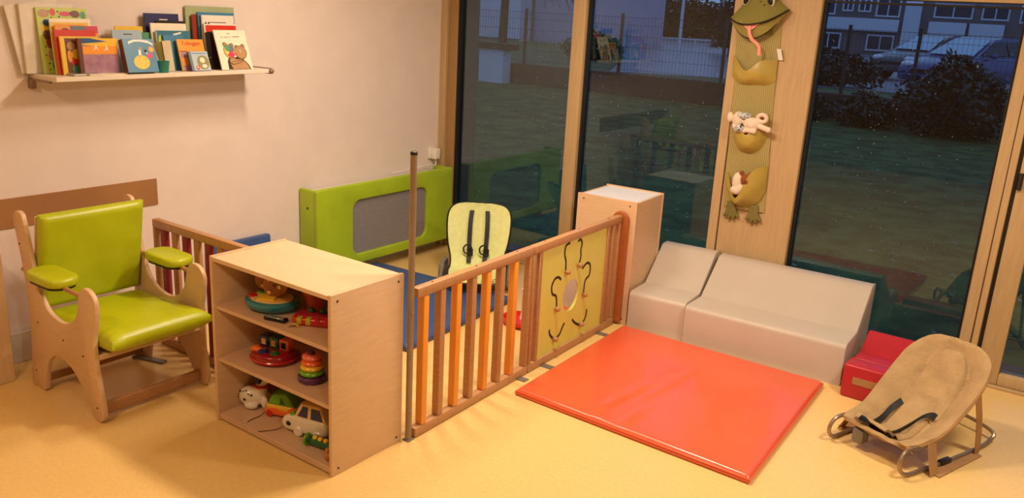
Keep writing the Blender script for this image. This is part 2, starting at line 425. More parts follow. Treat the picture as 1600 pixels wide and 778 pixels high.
tracks = [[(3.884, .497), (3.882, .562), (3.862, .611), (3.87, .658), (3.915, .668)],
          [(4.005, .658), (4.036, .664), (4.055, .633), (4.046, .597), (4.052, .557), (4.036, .513)],
          [(3.841, .465), (3.811, .487), (3.772, .485), (3.743, .45), (3.755, .402), (3.798, .376), (3.812, .305)],
          [(4.080, .476), (4.133, .5), (4.174, .479), (4.176, .419), (4.128, .39), (4.118, .310)],
          [(3.748, .19), (3.759, .156), (3.81, .117), (3.864, .125), (3.9, .17), (3.919, .181)],
          [(4.004, .181), (4.046, .145), (4.116, .117), (4.165, .145), (4.179, .198)]]
for tr in tracks:
    pth = smooth_path([(y - G2Y, z) for y, z in tr], 6); n_ = len(pth); L_ = []; R_ = []
    for k in range(n_):
        a, c = pth[max(0, k - 1)], pth[min(n_ - 1, k + 1)]; dl = math.hypot(c[0] - a[0], c[1] - a[1]); nx, nz = -(c[1] - a[1]) / dl * .0075, (c[0] - a[0]) / dl * .0075
        L_.append((pth[k][0] + nx, pth[k][1] + nz)); R_.append((pth[k][0] - nx, pth[k][1] - nz))
    q_ = B()
    for k in range(n_ - 1): q_.prism([L_[k], L_[k + 1], R_[k + 1], R_[k]], 'x', .0072, .0088)
    part('bead_track', q_, SLOT, g2, label='curved dark bead slot', smooth=0)
for y, z in ((3.882, .505), (4.020, .515), (3.795, .305), (4.110, .312), (3.795, .122), (4.095, .128)):
    part('bead', B().tube([(.006, y - G2Y, z), (.02, y - G2Y, z)], .007, 10).ball((.026, y - G2Y, z), .0165, 14, 10), BEECH, g2, label='round wooden bead')
for y in (.13, .5, .86):
    part('screw', B().lathe([(0, 0), (.005, 0), (.004, .002), (0, .002)], 8, (0, y, FH)), SCREW, g2)
for y in (.13, .78):
    part('floor_foot', B().box(-.06, y, 0, .105, y + .045, .004), GREYP, g2, label='dark flat metal foot')
for z in (.30, .33, .36):
    part('hinge_knuckle', B().tube([(-.012, .045, z), (-.012, .045, z + .02)], .009, 8), BLACKP, g2)

# ================================================================== TALL NARROW CABINET + end bracket
cb = thing('narrow_cabinet', (-2.482, 4.775, 0), math.radians(2.0), 'narrow tall pale wood cabinet with a white top beside the small sofa', 'cabinet')
hx, hy, hh = .210, .208, .81
part('front_board', B().box(-hx, -hy, 0, hx, -hy + .018, hh, .002, 1), PLY, cb)
part('back_board', B().box(-hx, hy - .018, 0, hx, hy, hh, .002, 1), PLY, cb)
part('side_board', B().box(hx - .022, -hy + .018, 0, hx - .004, hy - .018, hh - .007, .002, 1), PLY, cb)
part('side_board', B().box(-hx + .004, -hy + .018, 0, -hx + .022, hy - .018, hh - .007, .002, 1), PLY, cb)
part('top', B().box(-hx + .022, -hy + .018, hh - .024, hx - .022, hy - .018, hh - .008), WHITEL, cb, label='white laminate top')
for x, z in ((-hx + .045, hh - .03), (hx - .045, hh - .03), (hx - .035, .035)):
    part('screw', B().lathe([(0, 0), (.005, 0), (.005, .002), (0, .002)], 8, (x, -hy, z), mtx=Matrix.Rotation(PI / 2, 4, 'X')), SCREW, cb)
br = thing('gate_bracket', (-2.355, 4.566, 0), math.radians(2.0), 'reddish brown rounded wooden bracket joining gate to narrow cabinet', 'bracket')
arc = [(-.055, .02)] + [(.0 + .055 * math.cos(PI - k * PI / 12), .69 + .055 * math.sin(PI - k * PI / 12)) for k in range(13)] + [(.055, .02)]
part('plate', B().prism(arc, 'y', -.0265, -.001, .003, 1), M('red_beech', (176, 98, 48), .4, .06, 7, stretch=(3, 3, 16)), br)
part('screw', B().lathe([(0, 0), (.006, 0), (.005, .003), (0, .003)], 8, (.035, -.0265, .56), mtx=Matrix.Rotation(PI / 2, 4, 'X')), STEEL, br)

# ================================================================== FOAM SOFAS
def sofa(name, x0, x1, label, rot=1.6):
    o = thing(name, ((x0 + x1) / 2, 4.86, 0), math.radians(rot), label, 'sofa')
    w_ = (x1 - x0) / 2
    prof = [(-.305, 0), (-.305, .215)]
    prof += [(-.305 + .03 - .03 * math.cos(a), .215 + .03 * math.sin(a)) for a in (PI / 6, PI / 3, PI / 2)]
    prof += [(-.06, .243), (-.047, .248), (.165, .425)]
    prof += [(.175 + .012, .448), (.21, .458), (.275, .458), (.293, .452), (.3, .435), (.3, 0)]
    b = B().prism(prof, 'x', -w_, w_, .007, 3)
    part('foam_body', b, GREYV, o, smooth=32)
    pr = [(-w_ + .001, y, z) for y, z in prof]
    part('seam_piping', B().tube([(w_ - .004, y * 1.0, z + (.001 if z > .2 else 0)) for y, z in prof[1:-1]], .003, 6), GREYV, o)
    return o
sofa('foam_sofa', -2.268, -1.892, 'small one-seat taupe foam sofa next to the narrow cabinet', 4.2)
sofa('foam_sofa', -1.872, -.925, 'long taupe foam sofa against the window pillar')

# ================================================================== FLOOR MATS
def mat_pad(name, c, th, m, label, folds=None, seed=1):
    """c: four floor corners (near-left, near-right, far-right, far-left)"""
    c = [Vector((x, y, 0)) for x, y in c]
    cen = sum(c, Vector()) / 4
    o = thing(name, cen, 0, label, 'mat')
    N = 48
    def pos(u, v): return (c[0] * (1 - u) + c[1] * u) * (1 - v) + (c[3] * (1 - u) + c[2] * u) * v - cen
    def edge(u):
        d_ = min(u, 1 - u) * 1.2
        return 1 - max(0, 1 - d_ / .018) ** 2
    def top(u, v):
        p_ = pos(u, v)
        z = th * (.62 + .38 * edge(u) * edge(v))
        if folds: z += folds(u, v) * min(1, min(u, 1 - u, v, 1 - v) * 12)
        p_.z = z; return p_
    # non uniform sampling, denser at the rim
    def q(t_): 
        e_ = .03
        if t_ < .12: return t_ / .12 * e_
        if t_ > .88: return 1 - (1 - t_) / .12 * e_
        return e_ + (t_ - .12) / .76 * (1 - 2 * e_)
    b = B().grid(lambda a, b_: top(q(a), q(b_)), N, N)
    rim = [(q(k / N), 0) for k in range(N)] + [(1, q(k / N)) for k in range(N)] + [(q(1 - k / N), 1) for k in range(N)] + [(0, q(1 - k / N)) for k in range(N)]
    n = len(rim)
    def side(a, b_):
        u, v = rim[int(round(a * n)) % n]; p_ = pos(u, v); p_.z = top(u, v).z * b_ + .002 * (1 - b_); 
        out_ = p_.copy(); out_.z = 0
        p_ += out_.normalized() * .006 * math.sin(PI * b_) ; return p_
    b.grid(side, n, 4)
    bmesh.ops.remove_doubles(b.bm, verts=b.bm.verts, dist=.0004)
    bmesh.ops.recalc_face_normals(b.bm, faces=b.bm.faces)
    part('padding', b, m, o, smooth=60)
    ez = th * .60
    part('edge_piping', B().tube([tuple(pos(u, v) * 1.0045 + Vector((0, 0, ez))) for u, v in ((0, 0), (.25, 0), (.5, 0), (.75, 0), (1, 0), (1, .5), (1, 1), (.5, 1), (0, 1), (0, .5))], .0018, 6, closed=True), m, o)
    return o
def red_folds(u, v):
    def ln(d_, wd): return math.exp(-(d_ / wd) ** 2)
    z = 0
    # diagonal creases running from the near edge to the middle
    z += -.016 * ln((u - .36) - (v - .1) * .16, .012) * (1 if v < .62 else max(0, 1 - (v - .62) / .1))
    z += .015 * ln((u - .395) - (v - .1) * .16, .03) * max(0, 1 - v)
    z += -.011 * ln((u - .47) - (v) * .10, .015) * max(0, 1 - v * 1.4)
    z += .004 * ln(math.hypot((u - .86), (v - .5) * .55) - .16, .03)
    z += -.006 * ln((u - .86) + .25 * (v - .4) ** 2 - .02, .02) * ln(v - .45, .2) + .0 * ln(math.hypot((u - .9), (v - .45) * .6) - .10, .025)
    z += .004 * math.sin(7 * u + 3 * v) * math.sin(5 * v - 2 * u) + .001 * math.sin(23 * u + 11 * v)
    return z
mat_pad('play_mat', [(-2.205, 3.268), (-.945, 3.232), (-.990, 4.490), (-2.240, 4.492)], .038, REDV, 'square coral red vinyl play mat in front of the sofas', red_folds)
mat_pad('play_mat', [(-4.27, 3.20), (-2.995, 3.30), (-3.06, 4.42), (-4.28, 4.36)], .042, BLUEV, 'blue vinyl play mat behind the wooden gate')
# blue mat stood on edge against the wall
bm_ = thing('folded_mat', (-4.335, 3.00, 0), 0, 'blue vinyl mat leaning upright against the wall behind the bookcase', 'mat')
part('padding', B().box(-.025, -.03, 0, .025, .43, .415, .012, 3, mtx=Matrix.Rotation(math.radians(-4), 4, 'Y')), BLUEV, bm_)

# ================================================================== FENCE WITH MAROON SLATS BEHIND THE CHAIR
g3 = thing('slatted_gate', (-4.105, 2.475, 0), -PI / 2, 'wooden gate panel with maroon slats between green chair and bookcase', 'gate')
L3 = .985
fence_frame(g3, L3)
fm = B().box(-.012, -.026, .05, .012, .026, FH - .045, .004, 2).mesh('slat'); fm.materials.append(MAROON)
fb = B().box(-.012, -.022, .05, .012, .022, FH - .045, .004, 2).mesh('slat'); fb.materials.append(BEECH)
for k in range(9):
    part('slat', fm if k % 2 == 0 else fb, None, g3, loc=(0, .085 + k * .0985, 0))

# ================================================================== LOW CABINET at the left edge
lc = thing('low_cabinet', (-4.28, 1.42, 0), 0, 'pale wooden cabinet side cut off at the left picture edge', 'cabinet')
part('body', B().box(-.1, -.45, .03, .085, .286, .655, .003, 1), PLY, lc)
part('edge_strip', B().box(.085, -.45, 0, .10, .296, .665, .003, 1), PLYTOP, lc)
part('top', B().box(-.1, -.45, .655, .085, .294, .668, .003, 1), PLYTOP, lc)
part('plinth', B().box(-.1, -.44, 0, .08, .28, .03), PLYIN, lc)

# ================================================================== GREEN ARMCHAIR (faces +x)
ch = thing('armchair', (-3.76, 2.03, 0), 0, 'plywood armchair with lime green vinyl seat, back and armrests', 'chair')
prof = [(-4.100, .835), (-4.092, .868), (-4.065, .888), (-4.03, .886), (-4.008, .862),
        (-3.985, .76), (-3.955, .64), (-3.935, .565), (-3.905, .50), (-3.85, .445), (-3.78, .42), (-3.70, .42), (-3.63, .45), (-3.585, .50), (-3.565, .56),
        (-3.548, .605), (-3.515, .635), (-3.470, .635), (-3.432, .61), (-3.418, .57),
        (-3.43, .49), (-3.455, .41), (-3.462, .34), (-3.455, .25), (-3.435, .14), (-3.425, .06), (-3.436, .02), (-3.46, .003), (-3.495, .003), (-3.515, .02),
        (-3.545, .06), (-3.60, .14), (-3.67, .20), (-3.75, .228), (-3.83, .222), (-3.89, .18), (-3.925, .11), (-3.945, .03), (-3.965, .003),
        (-4.05, .003), (-4.085, .006), (-4.082, .06), (-4.062, .15), (-4.045, .28), (-4.04, .40), (-4.045, .53), (-4.06, .64), (-4.085, .76)]
prof = smooth_path(prof, 3, closed=True)
lp = [(x + 3.76, z) for x, z in prof]
for y in (-.278, .262):
    part('side_panel', B().prism(lp, 'y', y, y + .022, .003, 2), PLY, ch)
# seat cushion
def cushion(b, x0, x1, y0, y1, z0, z1, rr=.045, crown=.015, nx=18, ny=18):
    def f(sg):
        def g(u, v):
            X = x0 + (x1 - x0) * u; Y = y0 + (y1 - y0) * v
            dx = min(u, 1 - u) * (x1 - x0); dy = min(v, 1 - v) * (y1 - y0)
            e = min(1, dx / rr) if dx < rr else 1; e2 = min(1, dy / rr) if dy < rr else 1
            k = math.sqrt(max(0, 1 - (1 - e) ** 2)) * math.sqrt(max(0, 1 - (1 - e2) ** 2))
            zm = (z0 + z1) / 2; h = (z1 - z0) / 2
            z = zm + sg * h * (.35 + .65 * k) + (crown * math.sin(PI * u) * math.sin(PI * v) if sg > 0 else 0)
            return Vector((X, Y, z))
        return g
    def q(t_):
        return t_ * t_ * (3 - 2 * t_) * .5 + t_ * .5
    b.grid(lambda a, c_: f(1)(q(a), q(c_)), nx, ny); b.grid(lambda a, c_: f(-1)(q(a), q(c_)), nx, ny)
    for (ua, va, ub, vb) in ((0, 0, 1, 0), (1, 0, 1, 1), (1, 1, 0, 1), (0, 1, 0, 0)):
        def side(a, c_):
            u = ua + (ub - ua) * q(a) if ua != ub else ua; v = va + (vb - va) * q(a) if va != vb else va
            return f(1)(u, v) * c_ + f(-1)(u, v) * (1 - c_)
        b.grid(side, nx, 2)
    bmesh.ops.remove_doubles(b.bm, verts=b.bm.verts, dist=.0006)
    bmesh.ops.recalc_face_normals(b.bm, faces=b.bm.faces)
    return b
s_ = part('seat', cushion(B(), -.235, .405, -.25, .255, -.045, .045, .06, .018), GREENV, ch, smooth=70)
s_.location = (0, 0, .372); s_.rotation_euler = (0, math.radians(-3), 0)
b_ = part('backrest', cushion(B(), -.245, .242, -.254, .260, -.030, .030, .022, .012), GREENV, ch, smooth=70)
b_.location = (-.192, 0, .650); b_.rotation_euler = (0, math.radians(101.5), 0)
part('back_board', B().box(-.225, -.25, -.04, .225, .255, -.028), PLY, ch, loc=(-.192, 0, .650), rot=(0, math.radians(101.5), 0))
for y in (-.267, .273):
    rod = part('armrest_rod', B().tube([(-.315, y, .60), (.325, y, .585)], .011, 10), BEECH, ch)
    a_ = part('armrest', B().prism(rrect(-.128, -.078, .128, .078, .066, 8), 'z', -.020, .024, .017, 4), GREENV, ch, smooth=70)
    a_.location = (-.045 if y < 0 else .035, y + .004, .618); a_.rotation_euler = (0, math.radians(2.5), math.radians(4))
    part('underside', B().prism(rrect(-.115, -.066, .115, .066, .056, 6), 'z', -.008, .008), BLACKP, a_, loc=(0, 0, -.022))
part('front_rail', B().box(.25, -.256, .02, .275, .262, .075, .004, 1), BEECH, ch)
part('back_rail', B().box(-.27, -.256, .02, -.25, .262, .06, .004, 1), BEECH, ch)
part('seat_support', B().box(-.20, -.256, .30, .30, .262, .325, .003, 1), PLY, ch)
part('footplate', B().box(-.1, .06, .0, .1, .10, .012, .002, 1), GREYP, ch, rot=(0, 0, .3), loc=(-.15, .18, 0))
for x, z in ((-.30, .73), (.03, .33), (.20, .30), (-.2, .36), (.285, .07), (-.27, .09)):
    part('screw', B().lathe([(0, 0), (.005, 0), (.004, .002), (0, .002)], 8, (x, -.278, z), mtx=Matrix.Rotation(PI / 2, 4, 'X')), SCREW, ch)

# ================================================================== RADIATOR + FOAM COVER
rc = thing('radiator_cover', (-4.3, 4.44, 0), 0, 'lime green foam radiator cover with grey mesh window', 'cover')
y0, y1, z0, z1 = 3.712, 5.14, .095, .684
out_ = rrect(y0, z0, y1, z1, .02, 5); inn = rrect(4.045, .165, 4.835, .565, .07, 5)
part('front_panel', B().ring(out_, inn, 'x', -4.245, -4.205, .009, 3), GREENR, rc, rel=False, smooth=50)
part('mesh_panel', B().box(-4.236, 4.03, .15, -4.228, 4.85, .58), GREYM, rc, rel=False)
part('side_panel', B().box(-4.385, y0, z0, -4.24, y0 + .03, z1 - .006, .008, 3), GREENR, rc, rel=False)
part('side_panel', B().box(-4.385, y1 - .03, z0, -4.24, y1, z1 - .006, .008, 3), GREENR, rc, rel=False)
for y in (4.12, 4.29, 4.46, 4.63, 4.79):
    part('stud', B().lathe([(0, 0), (.006, 0), (.004, .004), (0, .004)], 10, (-4.206, y, .628), mtx=Matrix.Rotation(PI / 2, 4, 'Y')), GREENR, rc, rel=False)
part('eyelet', B().lathe([(0, 0), (.009, 0), (.007, .003), (0, .003)], 10, (-4.30, y0, .55), mtx=Matrix.Rotation(PI / 2, 4, 'X')), SCREW, rc, rel=False)
rd = thing('radiator', (-4.33, 4.43, 0), 0, 'white radiator hidden inside the green foam cover', 'radiator')
part('panel', B().box(-4.36, 3.80, .14, -4.28, 5.06, .655, .006, 2), WHITEP, rd, rel=False)
fin = B().box(-.005, -.004, -.24, .006, .004, .24).mesh('fin'); fin.materials.append(WHITEP)
for k in range(18):
    part('fin', fin, None, rd, loc=(.052, -.6 + k * .07, .40))
part('bracket', B().box(-4.392, 4.0, .3, -4.36, 4.04, .5), GREYP, rd, rel=False)
part('bracket', B().box(-4.392, 4.8, .3, -4.36, 4.84, .5), GREYP, rd, rel=False)

# wall socket, plug and cable in the corner
so = thing('wall_socket', (WX, 5.08, .78), 0, 'white wall socket beside the window jamb', 'socket')
part('plate', B().box(0.0, -.04, -.045, .022, .04, .045, .006, 2), WHITEP, so)
pl = thing('plug_adapter', (WX + .023, 5.085, .775), 0, 'white plug with cable hanging from the wall socket', 'plug')
part('body', B().box(0, -.03, -.04, .05, .03, .045, .008, 3), WHITEP, pl)
cpts = smooth_path([(.025, .0, -.035), (.028, .002, -.07), (.03, -.02, -.09), (.03, -.1, -.078), (.035, -.25, -.086), (.035, -.45, -.092), (.02, -.5, -.094)], 6)
part('cable', B().tube(cpts, .004, 6), WHITEP, pl)

# ================================================================== RED STEP BOX
rb = thing('red_step', (-.70, 4.70, 0), math.radians(-1), 'crimson foam step block next to the long sofa', 'step block')
part('front_block', B().box(-.185, -.255, 0, .205, -.125, .188, .014, 3), REDS, rb)
part('well', B().box(-.18, -.13, 0, .20, -.07, .11, .004, 1), REDS, rb)
part('middle_step', B().box(-.185, -.078, 0, .205, .04, .170, .014, 3), REDS, rb)
part('ramp', B().prism([(.03, 0), (.03, .13), (.05, .135), (.21, .245), (.235, .24), (.245, 0)], 'x', -.185, .205, .008, 3), REDS, rb)
part('label_strip', B().box(-.13, -.2575, .085, .19, -.2545, .125), TANW, rb, label='tan strip across the front')

# ================================================================== BABY BOUNCERS
def ribbon(b, path, wid, side, thick=.003):
    side = Vector(side).normalized() if not callable(side) else side
    n = len(path)
    def f(u, v):
        i = min(n - 1, int(round(u * (n - 1)))); p_ = Vector(path[i])
        sd = side(i / (n - 1)) if callable(side) else side
        return p_ + sd * wid * (v - .5)
    return b.grid(f, n - 1, 2, thick)
def lerp_tab(tab, s):
    s = max(0, min(1, s)) * (len(tab) - 1); i = min(len(tab) - 2, int(s)); k = s - i
    return [a + (b_ - a) * k for a, b_ in zip(tab[i], tab[i + 1])]
def seat_sheet(edge, dip, quilt, thick):
    tab = smooth_path(edge, 6)
    def f(u, v):
        x, z, wd = lerp_tab(tab, u); w_ = v * 2 - 1
        d_ = dip(u) * (1 - w_ * w_)
        z2 = z - d_ + quilt(u, w_)
        x2 = x + d_ * .35 * (1 if u > .45 else 0)
        return Vector((x2, w_ * wd, z2))
    return f
def g_(d, wd): return math.exp(-(d / wd) ** 2)

tb = thing('baby_bouncer', (-.59, 3.85, 0), math.radians(67), 'tan fabric baby bouncer with steel rocker frame on the right', 'baby bouncer')
edge = [(0, .135, .165), (.03, .135, .18), (.1, .138, .188), (.2, .163, .20), (.3, .228, .21), (.4, .312, .213), (.48, .385, .205), (.54, .438, .175), (.57, .468, .12), (.585, .485, .05)]
def tq(u, w_):
    a = abs(w_); z = 0
    z -= .012 * g_(a - .50 - .1 * (u - .6), .05) * (1 if .35 < u < .78 else 0)
    z -= .012 * g_(math.hypot((u - .62) * 2.6, w_) - .52, .06) * (1 if u > .6 else 0)
    z -= .010 * g_(math.hypot((u - .42) * 2.2, w_) - .42, .06) * (1 if u > .45 else 0)
    z -= .006 * g_(u - .3, .02)
    z += .014 * g_(max(a, (u - .45) / .5) - .82, .2) * min(1, u * 6) * (1 - max(0, u - .94) / .06)
    z += .0025 * math.sin(31 * u + 4 * w_) * math.sin(9 * w_ + 3 * u)
    for ang in range(-4, 5):   # puckers radiating round the head
        if u > .74: z -= .0035 * g_(math.atan2(w_, (u - .62) * 2.6) - ang * .38, .06) * max(0, 1 - max(u - .8, 0) * 6)
    return z
fsh = seat_sheet(edge, lambda u: .075 * math.sin(PI * min(1, u * 1.15)) ** 1.2 * (1 if u < .87 else 0) if u < .87 else .0, tq, .02)
part('fabric_seat', B().grid(fsh, 54, 36, .018), TAN, tb, smooth=70)
def patch(u0, u1, hw, h_):
    def f(a, c):
        s_ = 2 * c - 1; u = u0 + (u1 - u0) * a
        wv_ = hw * math.sqrt(max(0.0, 1 - max(0, (a - .55) / .45) ** 2.4)) if a > .55 else hw
        r_ = max(abs(s_), abs(2 * a - 1) if a > .5 else .0)
        p_ = fsh(u, (s_ * wv_ + 1) / 2)
        p_.z += h_ * (1 - r_ ** 6) + .002; p_.x -= h_ * .5 * (1 - r_ ** 6) * (1 if u > .5 else 0)
        return p_
    return B().grid(f, 24, 18, .006)
part('head_insert', patch(.42, .80, .50, .016), TAN, tb, smooth=70)
part('seat_insert', patch(.20, .56, .40, .024), TAN, tb, smooth=70)
tabx = smooth_path(edge, 6)
part('edge_binding', B().tube([(x, w_, z - .008) for x, z, w_ in tabx[::2]] + [(x, -w_, z - .008) for x, z, w_ in reversed(tabx[::2])], .007, 8), TANW, tb)
side = lambda sg: [(.70, sg * .17, .05), (.66, sg * .19, .022), (.55, sg * .2, .012), (.3, sg * .205, .011), (.08, sg * .2, .011), (.0, sg * .195, .012), (-.045, sg * .19, .028), (-.068, sg * .187, .065), (-.055, sg * .185, .105), (-.015, sg * .182, .126), (.1, sg * .185, .125), (.2, sg * .195, .148), (.3, sg * .203, .210), (.4, sg * .204, .290), (.48, sg * .196, .362)]
loop = [(.715, 0, .065)] + side(1) + [(.545, .16, .418), (.575, .08, .455), (.582, 0, .465)]
loop2 = list(reversed([(x, -y, z) for x, y, z in loop]))
fr_path = smooth_path(loop + loop2[1:-1], 4, closed=True)
part('rocker_frame', B().tube(fr_path, .0095, 8, closed=True), STEEL, tb, label='bent steel tube frame')
for sg in (1, -1):
    fb_ = B()
    ribbon(fb_, [(.14, sg * .197, .135), (.13, sg * .215, .09), (.12, sg * .235, .04), (.115, sg * .25, .006)], .06, (1, 0, 0), .003)
    part('support_strap', fb_, TANW, tb, label='tan fabric strap')
    ribbon_b = B(); ribbon(ribbon_b, [(.12, sg * .246, .006), (.25, sg * .238, .006), (.38, sg * .23, .006), (.50, sg * .222, .006)], .05, (.1, 1, 0), .003)
    part('support_strap', ribbon_b, TANW, tb)
    ribbon_c = B(); ribbon(ribbon_c, [(.50, sg * .222, .008), (.485, sg * .220, .10), (.46, sg * .217, .2), (.42, sg * .214, .31)], .045, (1, 0, .15), .003)
    part('support_strap', ribbon_c, TANW, tb)
    part('rubber_stop', B().box(.22, sg * .205 - .014, 0.001, .30, sg * .205 + .014, .028, .006, 2), BLACKP, tb)
part('cross_bar', B().tube([(.04, -.18, .10), (.04, .18, .10)], .008, 8), STEEL, tb)
part('front_block', B().box(-.005, .05, .035, .05, .11, .10, .01, 2), GREYP, tb)
def seat_pt(u, w_, h=.014):
    p_ = fsh(u, (w_ + 1) / 2); p_.z += h; return p_
for pth in ([(.45, .36), (.42, .38), (.37, .40), (.30, .37), (.22, .33), (.12, .30)], [(.44, -.50), (.43, -.42), (.40, -.30), (.34, -.21), (.24, -.20), (.14, -.24)]):
    pp = smooth_path([tuple(seat_pt(u, w_, .022 + .02 * math.sin(PI * k / 5))) for k, (u, w_) in enumerate(pth)], 5)
    rb_ = B(); ribbon(rb_, pp, .032, (.25, .75, .55) if pth[0][1] > 0 else (.6, -.1, .75), .005)
    part('harness_strap', rb_, BLACK, tb, label='black harness strap')
cp = B().grid(lambda u, v: seat_pt(.06 + .17 * v - .04 * u, .66 - .95 * u, .020 + .024 * math.sin(PI * v) + .010 * math.sin(PI * u)), 12, 8, .012)
part('crotch_pad', cp, TAN, tb, smooth=70)
bk_ = seat_pt(.06, .36, .03)
part('buckle', B().box(-.02, -.028, -.008, .02, .028, .010, .005, 2), BLACKP, tb, loc=bk_, rot=(.2, 0, .3))

# pale lime bouncer behind the gate, facing the camera
gb = thing('baby_bouncer', (-3.475, 4.545, 0), math.radians(124), 'pale lime towelling baby bouncer with black straps behind the gate', 'baby bouncer')
edge2 = [(-.36, .15, .13), (-.33, .155, .165), (-.25, .15, .18), (-.12, .14, .19), (-.03, .15, .180), (.03, .20, .186), (.07, .28, .208), (.11, .37, .222), (.155, .455, .225), (.185, .51, .210), (.203, .542, .170), (.210, .555, .10)]
def gq(u, w_):
    a = abs(w_); z = 0
    z -= .006 * g_(a - .5, .05) * (1 if .5 < u < .85 else 0)
    z += .003 * math.sin(25 * u) * math.sin(11 * w_ + 3 * u)
    return z
def fs2(u, v):
    tab = fs2.tab; x, z, wd = lerp_tab(tab, u); w_ = v * 2 - 1
    d_ = .05 * math.sin(PI * min(1, u * 1.05)) * (1 - w_ * w_)
    if u < .45: return Vector((x, w_ * wd, z - d_ + gq(u, w_)))
    return Vector((x + d_ * .7 - gq(u, w_) * .7, w_ * wd, z - d_ * .3))
fs2.tab = smooth_path(edge2, 6)
part('fabric_seat', B().grid(fs2, 48, 28, .022), LIMEF, gb, smooth=70)
pth = [(x + .014, w_ * 1.02, z - .006) for x, z, w_ in fs2.tab[::2]]
part('edge_binding', B().tube(pth + [(x, -y, z) for x, y, z in reversed(pth)], .010, 8), BLACK, gb)
for w_ in (.26, -.26):
    pp = []
    for k in range(10):
        p_ = fs2(.80 - .36 * k / 9, (w_ * (1 + .02 * k) + 1) / 2); pp.append(tuple(p_ + Vector((-.016 - .010 * math.sin(PI * k / 9), 0, .012))))
    rb_ = B(); ribbon(rb_, pp, .032, (0, 1, 0), .004); part('harness_strap', rb_, BLACK, gb, label='black shoulder strap')
    p_ = Vector(pp[-2])
    lp_ = [(p_.x - .012, p_.y + .03 * math.cos(t_) + .012, p_.z + .03 + .035 * math.sin(t_)) for t_ in [2 * PI * k / 12 for k in range(12)]]
    part('strap_loop', B().tube(lp_, .006, 6, closed=True), BLACK, gb)
    part('buckle', B().box(-.008, -.02, -.028, .008, .02, .028, .005, 2), BLACKP, gb, loc=p_ + Vector((-.014, -.008, .01)))
base2 = smooth_path([(.26, .2, .02), (.1, .235, .02), (-.02, .24, .02), (-.09, .225, .02), (-.12, .12, .02), (-.12, 0, .02), (-.12, -.12, .02), (-.09, -.225, .02), (-.02, -.24, .02), (.1, -.235, .02), (.26, -.2, .02), (.3, 0, .02)], 4, closed=True)
part('base_frame', B().tube(base2, .017, 8, closed=True), GREYP, gb)
for sg in (1, -1):
    arm = B().tube(smooth_path([(-.02, sg * .245, .03), (-.06, sg * .25, .09), (-.02, sg * .245, .15), (.04, sg * .225, .17), (.06, sg * .222, .12), (.04, sg * .235, .03)], 5), .016, 8)
    part('side_arm', arm, GREYP, gb, label='grey plastic side arm')
    part('side_cover', B().prism([(-.20, .06), (-.19, .10), (-.12, .13), (-.05, .14), (0, .165), (.06, .16), (.075, .06), (.0, .03), (-.15, .05)], 'y', sg * .238 - .012, sg * .238 + .012, .006, 2), GREYP, gb)
    part('arm_knob', B().lathe([(0, 0), (.016, 0), (.014, .014), (0, .016)], 12, (-.01, sg * .25, .10), mtx=Matrix.Rotation(-sg * PI / 2, 4, 'X')), BLACKP, gb)

# red and white toy seen through the gate
rt = thing('rocking_toy', (-2.75, 4.13, 0), math.radians(10), 'red toy tray with white post behind the wooden gate', 'toy')
part('tray', B().lathe([(0, .004), (.12, .004), (.15, .02), (.155, .045), (.145, .045), (.135, .024), (0, .018)], 28, sx=1.0, sy=.8), M('red_plastic', (216, 40, 34), .3), rt)
part('post', B().lathe([(0, .018), (.03, .018), (.022, .06), (.018, .2), (.024, .22), (0, .235)], 16, (-.03, .05, 0)), WHITEP, rt)

# ================================================================== FROG ORGANISER (local: x right, -y into the room, z up)
FROGG = M('frog_green_cloth', (134, 128, 60), .85, .06, 8, .12, 200)
FROGD = M('frog_feet_cloth', (126, 116, 58), .9, .08, 8, .2, 120)
MUST = M('mustard_satin', (186, 162, 74), .34, .10, 7, .10, 40, .6)
STRIPE = stripes_mat('striped_cloth', (150, 136, 76), (176, 160, 102), 26)
PINK = M('pink_felt', (238, 160, 142), .9, .04)
PLUSHW = M('white_plush', (244, 222, 200), 1.0, .05, 40, .5, 300)
PLUSHG = M('grey_stripe_plush', (120, 140, 150), 1.0, .2, 60, .5, 300, rgb2=(230, 228, 220))
PLUSHB = M('brown_plush', (150, 84, 44), 1.0, .1, 40, .5, 300)
fz = .70
fg = thing('frog_organiser', (-1.815, WY - .03, fz), 0, 'green frog shaped hanging organiser with three pockets on the pillar', 'organiser')
def drift(z): return -.045 * (z - .45)     # the panel hangs slightly askew
def panel(u, v):
    z = .06 + 1.24 * v
    hw = .135 + .004 * math.sin(9 * v)
    return Vector((drift(z) + (u - .5) * 2 * hw, -.008 - .006 * math.sin(PI * u) - .003 * math.sin(17 * v + 3 * u), z))
part('back_panel', B().grid(panel, 12, 40, .004), STRIPE, fg)
def pocket(name, xl, xr, zl, zr, dip, dc, zb, rise, depth, label=None):
    def f(u, v):
        s_ = math.sin(PI * u) ** .75
        zt = zl + (zr - zl) * u - dip * math.exp(-((u - dc) / .24) ** 2)
        zbt = zb + rise * abs(2 * u - 1) ** 3.4
        z = zbt + (zt - zbt) * v
        bul = depth * s_ * (1 - (1 - min(1, v * 1.9)) ** 2) * (1 - .12 * v)
        y = -.014 - bul - .004 * math.sin(8 * u + 5 * v) * s_
        x = drift(z) + xl + (xr - xl) * u
        return Vector((x, y, z))
    part(name, B().grid(f, 30, 18, .004), MUST, fg, smooth=80, label=label)
